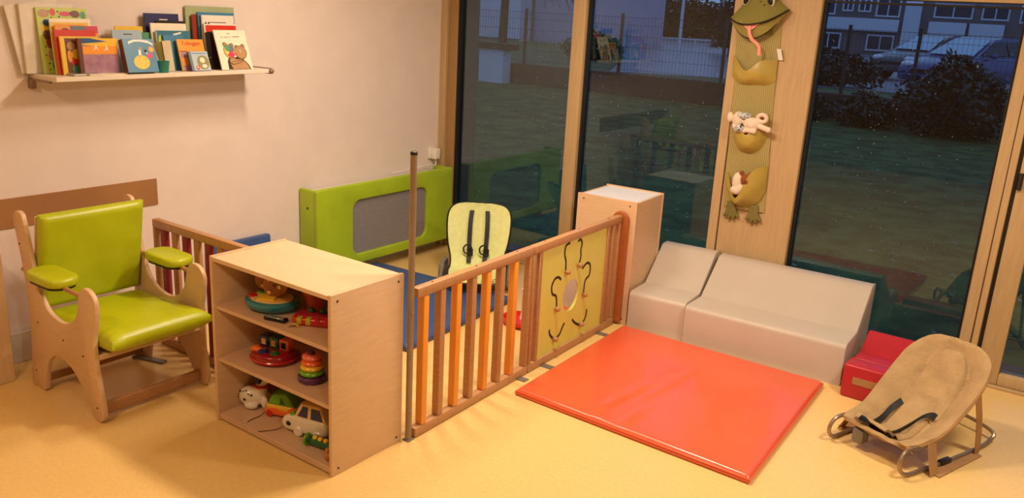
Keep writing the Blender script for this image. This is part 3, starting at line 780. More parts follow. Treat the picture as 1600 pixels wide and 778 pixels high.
# z values are world minus fz
pocket('pocket', -.145, .135, 1.725 - fz, 1.705 - fz, .085, .36, 1.545 - fz, .045, .055, 'mustard satin top pocket')
pocket('pocket', -.115, .115, 1.36 - fz, 1.38 - fz, .125, .5, 1.125 - fz, .13, .075, 'mustard satin middle pocket')
pocket('pocket', -.13, .135, 1.01 - fz, 1.06 - fz, .19, .36, .78 - fz, .13, .085, 'mustard satin bottom pocket')
# head: upper jaw cap and lower jaw
def cap(u, v):
    # v 0 top .. 1 mouth line, u across
    hw = .075 + .105 * v ** 1.35 - .006 * math.sin(PI * v)
    s_ = 2 * u - 1
    zt = 1.43 - .0; zm = 1.212 + .062 * abs(s_) ** 2.2 + .030 * s_
    z = zt + (zm - zt) * v - .02 * (1 - v) * s_ * s_
    y = -.012 - (.035 + .065 * v) * math.sqrt(max(0, 1 - s_ * s_ * .96))
    return Vector((drift(1.2) + .0 + s_ * hw, y, z))
part('upper_jaw', B().grid(cap, 28, 18, .006), FROGG, fg, smooth=70)
def lip(u, v):
    s_ = 2 * u - 1
    zm = 1.207 + .064 * abs(s_) ** 2.2 + .030 * s_; zl = 1.130 + .128 * abs(s_) ** 2.0 + .035 * s_
    z = zm + (zl - zm) * v; hw = .178 - .012 * v
    y = -.010 - (.078 - .02 * v) * math.sqrt(max(0, 1 - s_ * s_ * .97))
    return Vector((drift(1.2) + s_ * hw, y, z))
part('lower_jaw', B().grid(lip, 28, 6, .006), M('frog_lip_cloth', (156, 142, 74), .85, .06), fg, smooth=70)
for vv, fn in ((1.0, cap), (1.0, lip)):
    part('mouth_piping', B().tube([tuple(fn(k / 28, vv) + Vector((0, -.004, 0))) for k in range(29)], .0042, 6), BLACK, fg, label='black mouth piping')
part('head_backing', B().box(-.15, -.014, 1.15, .06, -.004, 1.41, .004, 1), FROGG, fg)
tx = drift(1.2) - .025
part('mouth_lining', B().grid(lambda u, v: Vector((tx + (u - .5) * .13 * (1 - v * .8), -.098 - .002 * v, 1.222 - .045 * v)), 8, 4, .002), PINK, fg)
tp = smooth_path([(tx, -.102, 1.215), (tx + .002, -.108, 1.17), (tx + .022, -.106, 1.125), (tx + .055, -.10, 1.10), (tx + .072, -.095, 1.075), (tx + .074, -.09, 1.03)], 5)
tg = B(); ribbon(tg, tp, .02, lambda k: Vector((1, 0, .75 if .3 < k < .8 else 0)).normalized(), .005)
part('tongue', tg, PINK, fg, label='long pink felt tongue')
for sx in (-1, 1):
    ex = drift(1.2) + sx * .072 - .002; tl = Matrix.Rotation(-sx * .35, 4, 'Y')
    part('eye_bulge', B().ball((ex, -.046, 1.365), (.030, .03, .042), 14, 10, mtx=tl), FROGG, fg)
    ey = part('eye', B().ball((ex + sx * .004, -.066, 1.352), (.021, .018, .034), 14, 10, mtx=tl), WHITEP, fg)
    part('pupil', B().ball((ex + sx * .002, -.075, 1.352), (.0165, .014, .029), 14, 10, mtx=tl), BLACKP, ey)
for x, z in ((-.015, 1.36), (.015, 1.345), (.04, 1.325)):
    part('freckle', B().ball((drift(1.2) + x, -.082, z), (.004, .003, .004), 8, 6), SCREW, fg)
part('hanging_loop', B().tube(smooth_path([(drift(1.3) - .04, -.01, 1.42), (drift(1.3) - .02, -.01, 1.46), (drift(1.3) + .02, -.01, 1.46), (drift(1.3) + .04, -.01, 1.42)], 4), .005, 6), FROGG, fg)
part('care_tag', B().grid(lambda u, v: Vector((.095 + .03 * u + .02 * v, -.012 - .01 * u, 1.075 - .065 * v)), 3, 3, .002), WHITEP, fg, label='white fabric care tag')
for sx, fx in ((-1, -.075), (1, .055)):
    xo = drift(0) + fx
    leg = [(-.028, .10), (.028, .10), (.034, .045), (.052, .022), (.060, .004), (.044, .0), (.036, .012), (.030, -.012), (.018, -.018), (.008, .004), (-.002, -.020), (-.016, -.018), (-.018, .006), (-.038, -.006), (-.048, .004), (-.034, .03), (-.032, .05)]
    part('foot', B().prism([(xo + a + (.012 if sx > 0 else -.006), b_) for a, b_ in leg], 'y', -.03, -.008, .007, 3), FROGD, fg, smooth=60)
# plush toys in the pockets
pw = thing('plush_toy', (-1.83, WY - .085, 1.26), 0, 'cream plush toy lying on its side in the middle frog pocket', 'plush toy')
b1 = B().ball((.035, -.01, .055), (.058, .036, .040)).ball((-.06, .0, .07), (.036, .032, .052)).ball((-.115, .005, .08), (.020, .018, .034))
b1.tube([(.07, -.012, .05), (.145, -.015, .03)], .018, 10).ball((.145, -.015, .03), .019).tube([(.0, -.02, .015), (.05, -.025, .012)], .017, 10).ball((.058, -.026, .013), .019).ball((-.005, -.02, .010), .018)
b1.tube([(-.08, -.005, .04), (-.055, -.015, .01), (-.02, -.02, .015)], .02, 8)
remesh(part('body', b1, PLUSHW, pw), .005)
ring_ = B().tube([(.095 + .028 * math.cos(t_), -.01, .095 + .022 * math.sin(t_)) for t_ in [2 * PI * k / 16 for k in range(16)]], .013, 8, closed=True)
part('ear', ring_, PLUSHW, pw)
remesh(part('scarf', B().ball((-.02, -.012, .10), (.05, .026, .022)).ball((-.035, -.03, .02), (.034, .018, .022)), PLUSHG, pw), .005)
for x, z in ((-.022, .035), (-.03, .012)):
    part('eye', B().ball((x, -.045, z), .006, 8, 6), BLACKP, pw)
pb = thing('plush_toy', (-1.81, WY - .08, .90), 0, 'brown and white plush toy peeking from the bottom frog pocket', 'plush toy')
remesh(part('body', B().ball((-.035, 0, .04), (.035, .03, .06)).ball((-.03, -.008, -.015), (.045, .03, .03)).ball((.0, -.01, .0), (.03, .028, .028)), PLUSHW, pb), .005)
remesh(part('head', B().ball((.025, -.004, .06), (.04, .03, .036)).ball((-.012, -.004, .10), .016).ball((.048, -.004, .10), .016).ball((.03, -.03, .05), .018), PLUSHB, pb), .005)
part('nose', B().ball((.03, -.046, .053), .005, 8, 6), BLACKP, pb)

# ================================================================== WALL SHELF AND BOOKS
SY0, SY1, SXF = 2.03, 3.295, -4.13
def zsh(y): return 1.489 + .011 * (y - SY0)
ws = thing('wall_shelf', (WX, (SY0 + SY1) / 2, 1.45), 0, 'long white wall shelf carrying picture books', 'shelf')
SHW = M('shelf_white', (232, 218, 198), .45, .02)
part('board', B().prism([(SY0, zsh(SY0) - .024), (SY1, zsh(SY1) - .024), (SY1, zsh(SY1) - .001), (SY0, zsh(SY0) - .001)], 'x', WX + .001, SXF, .002, 1), SHW, ws, rel=False)
BRK = M('shelf_bracket_metal', (150, 126, 104), .4, .04, metal=.4)
part('bracket', B().box(WX, SY0 - .012, zsh(SY0) - .075, WX + .04, SY0 + .012, zsh(SY0) - .024, .002, 1).box(WX, SY0 - .008, zsh(SY0) - .034, SXF - .05, SY0 + .004, zsh(SY0) - .024), BRK, ws, rel=False)
part('bracket', B().box(WX, SY1 - .004, zsh(SY1) - .03, SXF + .004, SY1 + .010, zsh(SY1) + .004, .002, 1).ball((SXF + .002, SY1 + .004, zsh(SY1) - .013), .017), BRK, ws, rel=False)

PAPER = M('page_paper', (236, 222, 190), .9, .04)
INK = M('printed_ink', (60, 48, 44), .8)
def col(name, rgb, rough=.35, var=.04, vs=20, rgb2=None): return M('cover_' + name, rgb, rough, var, vs, rgb2=rgb2, coat=.2)
def book(y, x, w_, h, t_, m, label, lean=6, tilt=0, yaw=0, spine=None, name='picture_book'):
    o = thing(name, (x, y, zsh(y)), 0, label, 'book', 'picture books on the wall shelf')
    o.rotation_euler = (math.radians(-lean), math.radians(tilt), math.radians(90 + yaw))
    ct = min(.0025, t_ * .25)
    part('front_cover', B().box(0, -t_, 0, w_, -t_ + ct, h, .0008, 1), m, o)
    part('back_cover', B().box(0, -ct, 0, w_, 0, h, .0008, 1), m, o)
    part('spine', B().box(-.0008, -t_, 0, ct, 0, h, .0008, 1), spine or m, o)
    part('pages', B().box(ct, -t_ + ct, .003, w_ - .004, -ct, h - .003), PAPER, o)
    o['t'] = t_
    return o
def art(o, pts, m, name='cover_print', e=.0006):
    """flat print on the front cover: polygon in cover coordinates (x, z)"""
    t_ = o['t']
    return part(name, B().prism(pts, 'y', -t_ - e, -t_ + .0004), m, o, smooth=0)
def rect(x0, z0, x1, z1): return [(x0, z0), (x1, z0), (x1, z1), (x0, z1)]
def oval(cx, cz, rx, rz, n=18): return [(cx + rx * math.cos(2 * PI * k / n), cz + rz * math.sin(2 * PI * k / n)) for k in range(n)]

W1 = col('white', (238, 228, 212)); W2 = col('cream', (244, 232, 206)); RED = col('red', (214, 52, 36)); NAVY = col('navy', (44, 44, 92))
ORA = col('orange', (242, 156, 44)); YEL = col('yellow', (240, 196, 56)); TEAL = col('teal', (54, 120, 140)); BLU = col('blue', (70, 132, 168))
GRN = col('green_pattern', (190, 206, 84), var=.02); SAGE = col('sage', (172, 182, 138)); PUR = col('mauve', (176, 132, 146), vs=26, rgb2=(150, 108, 130))
BRN = col('brown', (110, 62, 34)); DRK = col('dark', (40, 22, 18)); GRE2 = col('green', (86, 152, 118)); PNK = col('pink', (214, 60, 96)); GRY = col('grey', (110, 120, 126)); RBR = col('red_brown', (150, 52, 34)); LBL = col('pale_blue', (176, 196, 206)); SKY = col('sky', (46, 86, 140)); TANB = col('bear_tan', (186, 142, 98)); OLV = col('olive', (150, 138, 72))
o = book(1.985, -4.372, .25, .325, .010, W1, 'thin white folder leaning left at the end of the shelf', 1, -9)
o = book(1.998, -4.355, .26, .332, .014, W1, 'large white picture book standing behind the green patterned book', 1, -1)
art(o, oval(.13, .05, .05, .035), BRN)
o = book(2.062, -4.310, .25, .318, .010, GRN, 'tall lime green picture book with a busy animal pattern', 6.5, 0)
rnd = random.Random(3)
for (a, b_, r1, r2, mm) in ((.035, .29, .028, .02, TANB), (.08, .297, .014, .018, RED), (.14, .29, .03, .012, PNK), (.19, .29, .025, .018, BRN), (.23, .285, .014, .02, GRE2), (.045, .245, .02, .018, SKY), (.235, .245, .016, .02, GRY), (.04, .19, .022, .022, BRN), (.045, .15, .016, .03, RBR), (.05, .09, .02, .03, TANB), (.06, .04, .016, .028, GRE2), (.03, .22, .02, .016, YEL)):
    art(o, oval(a, b_, r1, r2, 12), mm)
for a, b_ in ((.06, .3), (.105, .3), (.165, .295), (.03, .17), (.025, .13), (.02, .09), (.03, .05), (.03, .02), (.11, .275), (.07, .27)):
    art(o, oval(a, b_, .004, .004, 8), INK)
art(o, oval(.262 - .012, .20, .010, .016, 10), GRE2)
o = book(2.105, -4.278, .205, .268, .008, W2, 'cream and yellow picture book in front of the green patterned one', 6)
art(o, rect(.0, .0, .19, .25), YEL); art(o, rect(.02, .215, .17, .24), ORA, e=.0009)
o = book(2.118, -4.262, .215, .235, .010, ORA, 'orange picture book with a grey and pink banner along its top', 6)
art(o, rect(.075, .20, .15, .234), GRY); art(o, rect(.15, .20, .214, .234), PNK); art(o, oval(.05, .215, .018, .008, 10), RBR)
o = book(2.100, -4.240, .205, .215, .010, RED, 'bright red picture book on the left half of the shelf', 5)
o = book(2.112, -4.222, .19, .186, .010, YEL, 'yellow picture book with a dark brown illustration', 5)
art(o, rect(.022, .0, .19, .176), BRN)
for (a, b_, r1, r2, mm) in ((.05, .14, .02, .02, TANB), (.07, .1, .02, .025, YEL), (.065, .06, .022, .018, RED), (.075, .03, .03, .025, GRE2), (.04, .09, .012, .03, ORA)): art(o, oval(a, b_, r1, r2, 12), mm, e=.0009)
o = book(2.180, -4.195, .205, .178, .014, PUR, 'mauve picture book with a blue and yellow top edge', 4, spine=BRN)
art(o, [(.0, .15), (.205, .125), (.205, .178), (.0, .178)], YEL); art(o, [(.02, .152), (.15, .162), (.06, .178), (.02, .178)], SKY, e=.0009); art(o, rect(0, 0, .02, .178), BRN, e=.0008)
art(o, rect(.022, .10, .2, .14), ORA, e=.0008)
for a, b_ in ((.085, .135), (.14, .13)): art(o, [(a - .012, b_ - .02), (a, b_), (a + .004, b_ + .015), (a + .01, b_), (a + .018, b_ - .02), (a + .006, b_ - .005)], W1, e=.0011)
# flat lying books
for (y, x, w_, dd, th, mm, lab, rz) in ((2.13, -4.165, .13, .05, .010, GRY, 'thin dark booklet lying flat under the mauve book', 96), (2.20, -4.150, .20, .05, .007, W2, 'thin cream booklet lying flat at the front of the shelf', 90)):
    o = thing('flat_booklet', (x, y, zsh(y) + .0005), math.radians(rz), lab, 'book', 'picture books on the wall shelf')
    part('cover', B().box(0, -.012, 0, w_, dd, .0015).box(0, -.012, th - .0015, w_, dd, th), mm, o)
    part('pages', B().box(.002, -.010, .0015, w_ - .002, dd - .002, th - .0015), PAPER, o)
# centre group
o = book(2.455, -4.320, .155, .232, .008, YEL, 'yellow picture book behind the pale blue one', 4)
o = book(2.425, -4.300, .165, .213, .008, LBL, 'pale blue-white picture book with a dark title line', 4); art(o, rect(.06, .19, .11, .194), INK)
o = book(2.572, -4.318, .085, .200, .008, GRE2, 'sea green picture book edge between pale and navy books', 4)
o = book(2.395, -4.160, .172, .172, .038, BLU, 'blue picture book with a yellow round figure and white title band', 15, spine=BRN)
art(o, [(.03, .145), (.06, .157), (.10, .158), (.14, .150), (.165, .136), (.165, .148), (.14, .163), (.10, .169), (.06, .168), (.03, .158)], W1)
art(o, oval(.085, .052, .044, .036, 24), YEL); art(o, [(.075, .08), (.088, .08), (.092, .115), (.084, .125), (.078, .115)], W2); art(o, oval(.088, .122, .008, .008, 10), TANB)
art(o, oval(.135, .085, .018, .014, 14), PNK); art(o, [(.115, .105), (.122, .092), (.132, .088), (.128, .1)], W2); art(o, oval(.117, .11, .007, .008, 10), INK); art(o, oval(.15, .118, .016, .015, 14), ORA); art(o, oval(.15, .118, .008, .008, 12), YEL, e=.0009)
o = book(2.640, -4.345, .205, .300, .014, NAVY, 'navy blue picture book at the middle of the shelf', 4); art(o, rect(.085, .265, .135, .270), W1)
o = book(2.700, -4.325, .175, .262, .006, DRK, 'dark thin book edge beside the navy book', 4)
o = book(2.648, -4.300, .215, .250, .010, W2, 'cream picture book in front of the navy one', 5)
o = book(2.662, -4.275, .205, .212, .012, TEAL, 'teal picture book with slanted white title', 6, spine=W2); art(o, [(.10, .185), (.15, .196), (.15, .206), (.10, .195)], W1); art(o, oval(.02, .15, .012, .04, 10), GRN); art(o, oval(.03, .08, .012, .03, 10), RED)
o = book(2.692, -4.250, .12, .19, .008, BLU, 'small blue book behind the orange magazine', 8)
# fanned open book
o = thing('fanned_book', (-4.235, 2.672, zsh(2.672)), 0, 'olive board book standing with fanned out pages', 'book', 'picture books on the wall shelf')
for k in range(6):
    a = math.radians(6 + k * 9.5)
    part('page', B().box(-.0012, -.001, 0, .0012, .042, .16 - .008 * k, .0006, 1), OLV if k % 2 else PAPER, o, rot=(a * .95, -.06, -.55 - .08 * k), loc=(.03 - .012 * k, -.01 * k - .01, .002))
o = book(2.752, -4.205, .165, .172, .010, ORA, 'orange magazine with a red title beside the fanned book', 16, spine=OLV)
art(o, rect(.008, .0, .06, .10), PUR); art(o, rect(.012, .028, .06, .07), ORA, e=.0009); art(o, rect(.005, .102, .05, .108), RBR); art(o, rect(.08, .102, .11, .106), RBR)
text('title', 'Toboggan', .030, RED, o, (.085, -.0112, .140), (PI / 2, 0, 0))
o = book(2.785, -4.165, .122, .108, .012, LBL, 'small pale blue book with a round white character at the shelf front', 20, spine=SKY)
art(o, rect(.0, .0, .016, .108), GRY); art(o, oval(.08, .045, .038, .04, 18), OLV); art(o, oval(.078, .058, .016, .016, 14), W2, e=.0009); art(o, oval(.085, .025, .016, .011, 14), W1, e=.0009); art(o, oval(.04, .016, .011, .012, 14), RED, e=.0009); art(o, oval(.04, .018, .005, .006, 10), W1, e=.0012); art(o, rect(.02, .095, .11, .098), SKY)
# right group
o = book(2.905, -4.375, .325, .345, .008, SAGE, 'very large sage green picture book at the back on the right', 1)
o = book(2.930, -4.350, .13, .297, .010, RBR, 'red-brown book edge in front of the sage green book', 2, spine=RBR)
o = book(2.960, -4.335, .245, .312, .012, BLU, 'tall mid blue book behind the white books', 3, spine=TEAL)
o = book(2.972, -4.315, .215, .297, .010, W1, 'tall white picture book with a faint title line', 3, spine=W1); art(o, rect(.05, .255, .16, .259), INK)
o = book(2.968, -4.290, .213, .250, .012, W1, 'white picture book with a broad red band along the top', 4, spine=W1); art(o, rect(.008, .205, .213, .242), RED)
art(o, [(.004, .249), (.014, .262), (.02, .249)], INK); art(o, [(.024, .249), (.032, .263), (.04, .249)], INK)
o = book(2.970, -4.262, .190, .205, .040, DRK, 'thick dark book behind the cover with two bears', 8, spine=DRK)
part('price_tag', B().box(-.0025, -.030, .06, -.0008, -.010, .064), WHITEP, o)
o = book(2.972, -4.152, .212, .230, .008, W2, 'cream picture book with two hugging bears at the right shelf end', 19, spine=W2)
art(o, rect(.085, .208, .105, .2105), INK); art(o, rect(.04, .187, .052, .190), INK); art(o, rect(.06, .187, .09, .190), INK); art(o, rect(.10, .189, .107, .192), INK); art(o, rect(.118, .190, .165, .193), INK)
def bearart(o):
    dk = col('bear_dark', (70, 46, 34)); br_ = TANB
    k = .0007
    def ov(cx, cz, rx, rz, mm, e): art(o, oval(cx, cz, rx, rz, 20), mm, e=e)
    art(o, [(.045, .002), (.048, .05), (.07, .085), (.10, .07), (.12, .075), (.155, .065), (.185, .03), (.198, .002)], dk, e=k)
    art(o, [(.075, .004), (.06, .045), (.075, .075), (.11, .06), (.15, .06), (.178, .03), (.190, .004)], br_, e=k * 1.5)
    for (cx, cz) in ((.052, .146), (.098, .140), (.128, .130), (.172, .136)): ov(cx, cz, .013, .013, dk, k); ov(cx, cz, .009, .009, br_, k * 1.3)
    ov(.075, .108, .038, .042, dk, k * 1.6); ov(.075, .108, .035, .039, YEL, k * 2); ov(.085, .122, .024, .022, GRY, k * 2.4); ov(.066, .125, .018, .018, GRE2, k * 2.6); ov(.082, .088, .024, .018, PNK, k * 2.8); ov(.062, .098, .008, .006, W1, k * 3)
    ov(.150, .100, .041, .040, dk, k * 1.8); ov(.150, .100, .038, .037, br_, k * 2.2); ov(.118, .105, .016, .014, br_, k * 2.4); ov(.148, .108, .006, .008, W1, k * 2.8); ov(.148, .108, .003, .004, INK, k * 3.2)
    art(o, [(.055, .06), (.075, .045), (.12, .052), (.155, .058), (.15, .046), (.12, .036), (.08, .028), (.06, .04)], dk, e=k * 3); art(o, [(.060, .058), (.078, .043), (.12, .049), (.15, .053), (.145, .047), (.12, .039), (.08, .032), (.064, .043)], br_, e=k * 3.4)
bearart(o)
cu = thing('small_cup', (-4.170, 2.618, zsh(2.618)), 0, 'small teal plastic cup standing on the wall shelf', 'cup')
part('cup_body', B().lathe([(0, 0), (.027, 0), (.034, .058), (.036, .06), (.031, .058), (.025, .006), (0, .004)], 24), M('teal_plastic', (44, 132, 120), .4), cu)

# ================================================================== TOYS IN THE BOOKCASE
def pm(name, rgb, rough=.25): return M('toy_' + name, rgb, rough, .03, 10, coat=.3)
TRED = pm('red', (196, 34, 30)); TDR = pm('dark_red', (150, 20, 28)); TORA = pm('orange', (240, 112, 40)); TYEL = pm('yellow', (244, 198, 60)); TGRN = pm('green', (110, 178, 30)); TDG = pm('dark_green', (30, 100, 50)); TBLU = pm('blue', (36, 50, 110)); TPUR = pm('purple', (92, 46, 92)); TTEAL = pm('teal', (40, 132, 150)); TWHT = pm('white', (236, 226, 206)); TPNK = pm('salmon', (244, 120, 104)); TWOOD = M('toy_wood', (190, 130, 74), .5, .06); TCRM = pm('cream', (240, 200, 120))
def toy(name, x, y, z, rz, label, cat='toy'): return thing(name, (x, y, z), math.radians(rz), label, cat)
# top shelf
o = toy('activity_boat', -2.875, 2.270, sh1, 20, 'teal and cream activity toy with wooden wheels on the top bookcase shelf')
part('hull', B().lathe([(0, 0), (.075, 0), (.105, .015), (.115, .035), (.112, .05), (.10, .052), (0, .05)], 32, sx=1.1, sy=.85), TTEAL, o)
part('deck', B().lathe([(0, .05), (.092, .05), (.09, .057), (0, .058)], 32, sx=1.1, sy=.85), TCRM, o)
part('ramp', B().box(-.05, -.06, .052, .03, .03, .066, .004, 2, mtx=Matrix.Rotation(.2, 4, 'Z')), TYEL, o)
part('button', B().lathe([(0, .052), (.022, .052), (.02, .064), (0, .066)], 14, (-.085, -.02, 0)), TRED, o)
part('button', B().lathe([(0, .052), (.018, .052), (.016, .064), (0, .066)], 14, (-.075, .03, 0)), TGRN, o)
for x, y, r_ in ((.02, .0, .055), (-.05, .055, .058)):
    wh = part('wheel', B().lathe([(0, -.012), (r_ - .004, -.012), (r_, -.008), (r_, .008), (r_ - .004, .012), (0, .012)], 24, (x, y, .062 + r_), mtx=Matrix.Rotation(PI / 2, 4, 'X') @ Matrix.Rotation(.5, 4, 'Y')), TWOOD, o, label='wooden wheel')
    for a in (0, 2.1, 4.2): part('peg', B().tube([(x + .034 * math.cos(a), y - .012, .062 + r_ + .034 * math.sin(a)), (x + .034 * math.cos(a), y - .03, .062 + r_ + .034 * math.sin(a))], .009, 8), TCRM, wh)
part('axle', B().tube([(-.06, .085, .115), (.03, -.03, .115)], .006, 8), TDR, o)
o = toy('toy_phone', -2.745, 2.185, sh1, 14, 'black and silver toy phone lying at the front of the top bookcase shelf')
part('case', B().box(-.055, -.018, 0, .055, .018, .018, .007, 3), BLACKP, o)
part('silver_top', B().box(-.045, -.016, .0165, .045, .010, .0195, .0012, 1), M('toy_silver', (200, 196, 190), .25, metal=.8), o)
o = toy('toy_flowerpot', -2.745, 2.405, sh1, 0, 'orange toy flowerpot with green rim at the back of the top shelf')
part('pot', B().lathe([(0, 0), (.04, 0), (.052, .075), (.058, .075), (.06, .095), (.052, .095), (0, .088)], 28), TORA, o)
part('leaf_disc', B().lathe([(0, .09), (.05, .09), (.046, .104), (0, .11)], 24), TDG, o)
o = toy('toy_piano', -2.600, 2.285, sh1, 28, 'red and magenta toy piano with yellow-green keys on the top bookcase shelf')
part('body', B().prism(rrect(-.10, -.055, .10, .055, .035, 6), 'z', 0, .036, .012, 3), TRED, o)
part('panel', B().prism(rrect(-.085, -.03, .085, .045, .025, 5), 'z', .035, .042, .003, 2), pm('magenta', (170, 30, 60)), o)
for x in (-.07, -.03, .01, .05): part('key', B().box(x, -.056, .008, x + .022, -.022, .0375, .003, 2), pm('lime', (188, 190, 60)) if x < 0 else TRED, o)
for x in (-.03, .02): part('knob', B().ball((x, .02, .048), .016, 12, 8), TDG, o)
o = toy('yellow_leaf', -2.655, 2.178, sh1 + .001, 30, 'small pale yellow strap lying at the top shelf edge')
part('strap', B().grid(lambda u, v: Vector((.05 * u, -.012 + .024 * v * (1 - .5 * u), .002 + .014 * math.sin(PI * u))), 8, 2, .002), TCRM, o)
# middle shelf
o = toy('block_toy', -2.885, 2.285, sh2, 12, 'dark red half round activity toy with coloured cubes on the middle shelf')
hm = [(.105 * math.cos(PI + k * PI / 16), -.01 + .09 * math.sin(PI + k * PI / 16)) for k in range(17)] + [(.10, .055), (-.10, .055)]
part('base', B().prism(hm, 'z', 0, .05, .014, 3), TDR, o)
part('base_rim', B().tube([(x * 1.01, y * 1.01, .02) for x, y in hm], .006, 6, closed=True), TRED, o)
for x, mm, nm in ((-.062, TBLU, 'W'), (-.008, TDG, 'o'), (.05, TORA, 'o')):
    c_ = part('cube', B().box(x - .026, .0, .05, x + .026, .052, .102, .004, 2), mm, o)
    part('cube_window', B().box(x - .012, -.0015, .062, x + .012, .001, .09), BLACKP if mm is TORA else TCRM, c_)
part('knob', B().ball((-.07, -.045, .055), (.024, .02, .016)).ball((-.05, -.05, .056), (.018, .016, .014)), TORA, o)
part('disc', B().lathe([(0, .05), (.026, .05), (.023, .06), (0, .062)], 18, (-.025, -.05, 0)), TBLU, o)
part('disc', B().lathe([(0, .05), (.022, .05), (.019, .058), (0, .06)], 18, (.035, -.045, 0)), TDG, o)
o = toy('stacking_rings', -2.590, 2.245, sh2, 0, 'tower of coloured stacking rings on a purple base on the middle shelf')
part('base', B().lathe([(0, 0), (.054, 0), (.062, .008), (.062, .024), (.056, .03), (0, .03)], 10), TPUR, o)
part('pole', B().tube([(0, 0, .02), (0, 0, .13)], .01, 10), TPUR, o)
z = .030
for r_, hh_, mm in ((.054, .025, TGRN), (.050, .023, TYEL), (.046, .022, TORA), (.042, .026, TPNK)):
    part('ring', B().lathe([(.012, 0), (r_ - .010, 0), (r_ - .003, hh_ * .2), (r_, hh_ * .5), (r_ - .003, hh_ * .8), (r_ - .010, hh_), (.012, hh_)], 26, (0, 0, z)), mm, o); z += hh_
part('top_knob', B().ball((0, 0, z + .004), (.018, .018, .012), 14, 10), TPUR, o)
# bottom shelf
o = toy('toy_dog', -3.020, 2.275, sh3, 28, 'white plastic toy dog with black spots and red collar on the bottom shelf')
bd_ = B().ball((-.028, 0, .052), (.055, .045, .05)).ball((.02, 0, .062), (.04, .038, .05)).ball((.035, 0, .165), (.036, .034, .042)).ball((.055, -.005, .152), (.03, .028, .024)).tube([(.028, 0, .08), (.034, 0, .14)], .028, 12).ball((-.01, -.035, .02), (.034, .02, .018)).ball((.055, -.025, .035), (.018, .016, .032)).ball((.055, .022, .035), (.018, .016, .032)).ball((-.03, .03, .02), (.034, .02, .018))
remesh(part('body', bd_, TWHT, o), .005, 2)
part('collar', B().lathe([(.029, 0), (.037, .001), (.038, .009), (.034, .013), (.029, .013)], 20, (.031, 0, .108)), TRED, o)
for y in (-.034, .034): part('ear', B().ball((.03, y, .165), (.018, .010, .034), 12, 8), BLACKP, o)
for k in range(14):
    a = rnd.uniform(2.6, 5.6); e_ = rnd.uniform(-.1, 1.0)
    part('spot', B().ball((-.028 + .055 * math.cos(a) * math.cos(e_), .045 * math.sin(a) * math.cos(e_), .052 + .05 * math.sin(e_)), .0042, 6, 4), BLACKP, o)
part('nose', B().ball((.083, -.006, .155), .008, 8, 6), BLACKP, o)
o = toy('pull_car', -2.855, 2.305, sh3, 20, 'pull-along toy with green roof and orange-yellow body on the bottom shelf'); o.scale = (.86, .86, .92)
part('chassis', B().prism([(-.1, .022), (-.085, .05), (-.03, .058), (.03, .045), (.09, .05), (.105, .025), (.08, .012), (-.08, .012)], 'y', -.05, .05, .010, 3), TORA, o)
part('body', B().box(-.085, -.047, .038, .085, .047, .07, .012, 3), TYEL, o)
part('roof', B().prism([(-.075, .07), (-.04, .128), (.045, .138), (.09, .07)], 'y', -.048, .048, .012, 3), TGRN, o)
part('window', B().prism([(-.0, .08), (.012, .118), (.035, .08)], 'y', -.0495, -.046), TDG, o)
for x in (-.06, .06):
    for y in (-.045, .045): part('wheel', B().lathe([(0, -.008), (.018, -.008), (.02, 0), (.018, .008), (0, .008)], 16, (x, y, .02), mtx=Matrix.Rotation(PI / 2, 4, 'X')), TRED, o)
part('pull_cord', B().tube(smooth_path([(-.09, -.03, .02), (-.11, -.07, .004), (-.13, -.12, .003), (-.132, -.148, .002)], 5), .0022, 6), BRN, o)
o = toy('toy_van', -2.640, 2.275, sh3, 12, 'white and yellow toy vehicle with blue windows on the bottom shelf')
part('hull', B().prism(smooth_path([(-.115, .03), (-.118, .055), (-.10, .08), (-.06, .092), (.0, .088), (.10, .095), (.125, .07), (.125, .03), (.08, .014), (-.08, .012)], 3, closed=True), 'y', -.058, .058, .018, 4), TWHT, o, smooth=60)
part('cabin', B().prism([(-.055, .085), (-.015, .158), (.09, .162), (.12, .085)], 'y', -.05, .05, .010, 3), TCRM, o)
part('windscreen', B().prism([(-.058, .09), (-.022, .153), (-.010, .153), (-.045, .09)], 'y', -.042, .042), TBLU, o)
part('window', B().prism([(-.03, .095), (.0, .148), (.028, .148), (.022, .095)], 'y', -.0515, -.049), TBLU, o)
part('window', B().prism([(.04, .095), (.045, .148), (.088, .148), (.105, .095)], 'y', -.0515, -.049), TBLU, o)
part('hood_inlay', B().ball((-.085, -.012, .078), (.026, .034, .016), 14, 10), TORA, o)
part('hood_dial', B().ball((-.062, -.03, .085), (.02, .022, .014), 14, 10), TGRN, o)
part('headlight', B().ball((-.075, -.056, .05), (.014, .008, .012), 12, 8), BLACKP, o)
for x in (-.02, .085): part('wheel', B().lathe([(0, -.010), (.02, -.010), (.024, -.006), (.024, .006), (.02, .010), (0, .010)], 18, (x, -.058, .026), mtx=Matrix.Rotation(PI / 2, 4, 'X')), TWHT, o)
part('pull_cord', B().tube(smooth_path([(-.11, -.02, .02), (-.14, -.06, .004), (-.18, -.10, .003), (-.2, -.115, .003)], 5), .002, 6), BRN, o)
o = toy('toy_crocodile', -2.475, 2.215, sh3, 8, 'green toy crocodile with yellow bumps beside the toy vehicle')
part('body', B().prism(smooth_path([(-.10, .014), (-.095, .035), (-.05, .042), (.02, .04), (.09, .045), (.105, .03), (.09, .012), (-.06, .008)], 3, closed=True), 'y', -.022, .022, .008, 3), TDG, o, smooth=60)
part('ring_wheel', B().tube([(-.085 + .0 * k, -.018 + .022 * math.cos(2 * PI * k / 16), .032 + .022 * math.sin(2 * PI * k / 16)) for k in range(16)], .007, 8, closed=True), TGRN, o)
for x in (-.05, -.02, .01): part('bump', B().ball((x, -.008, .044), (.013, .012, .011), 10, 8), TYEL, o)
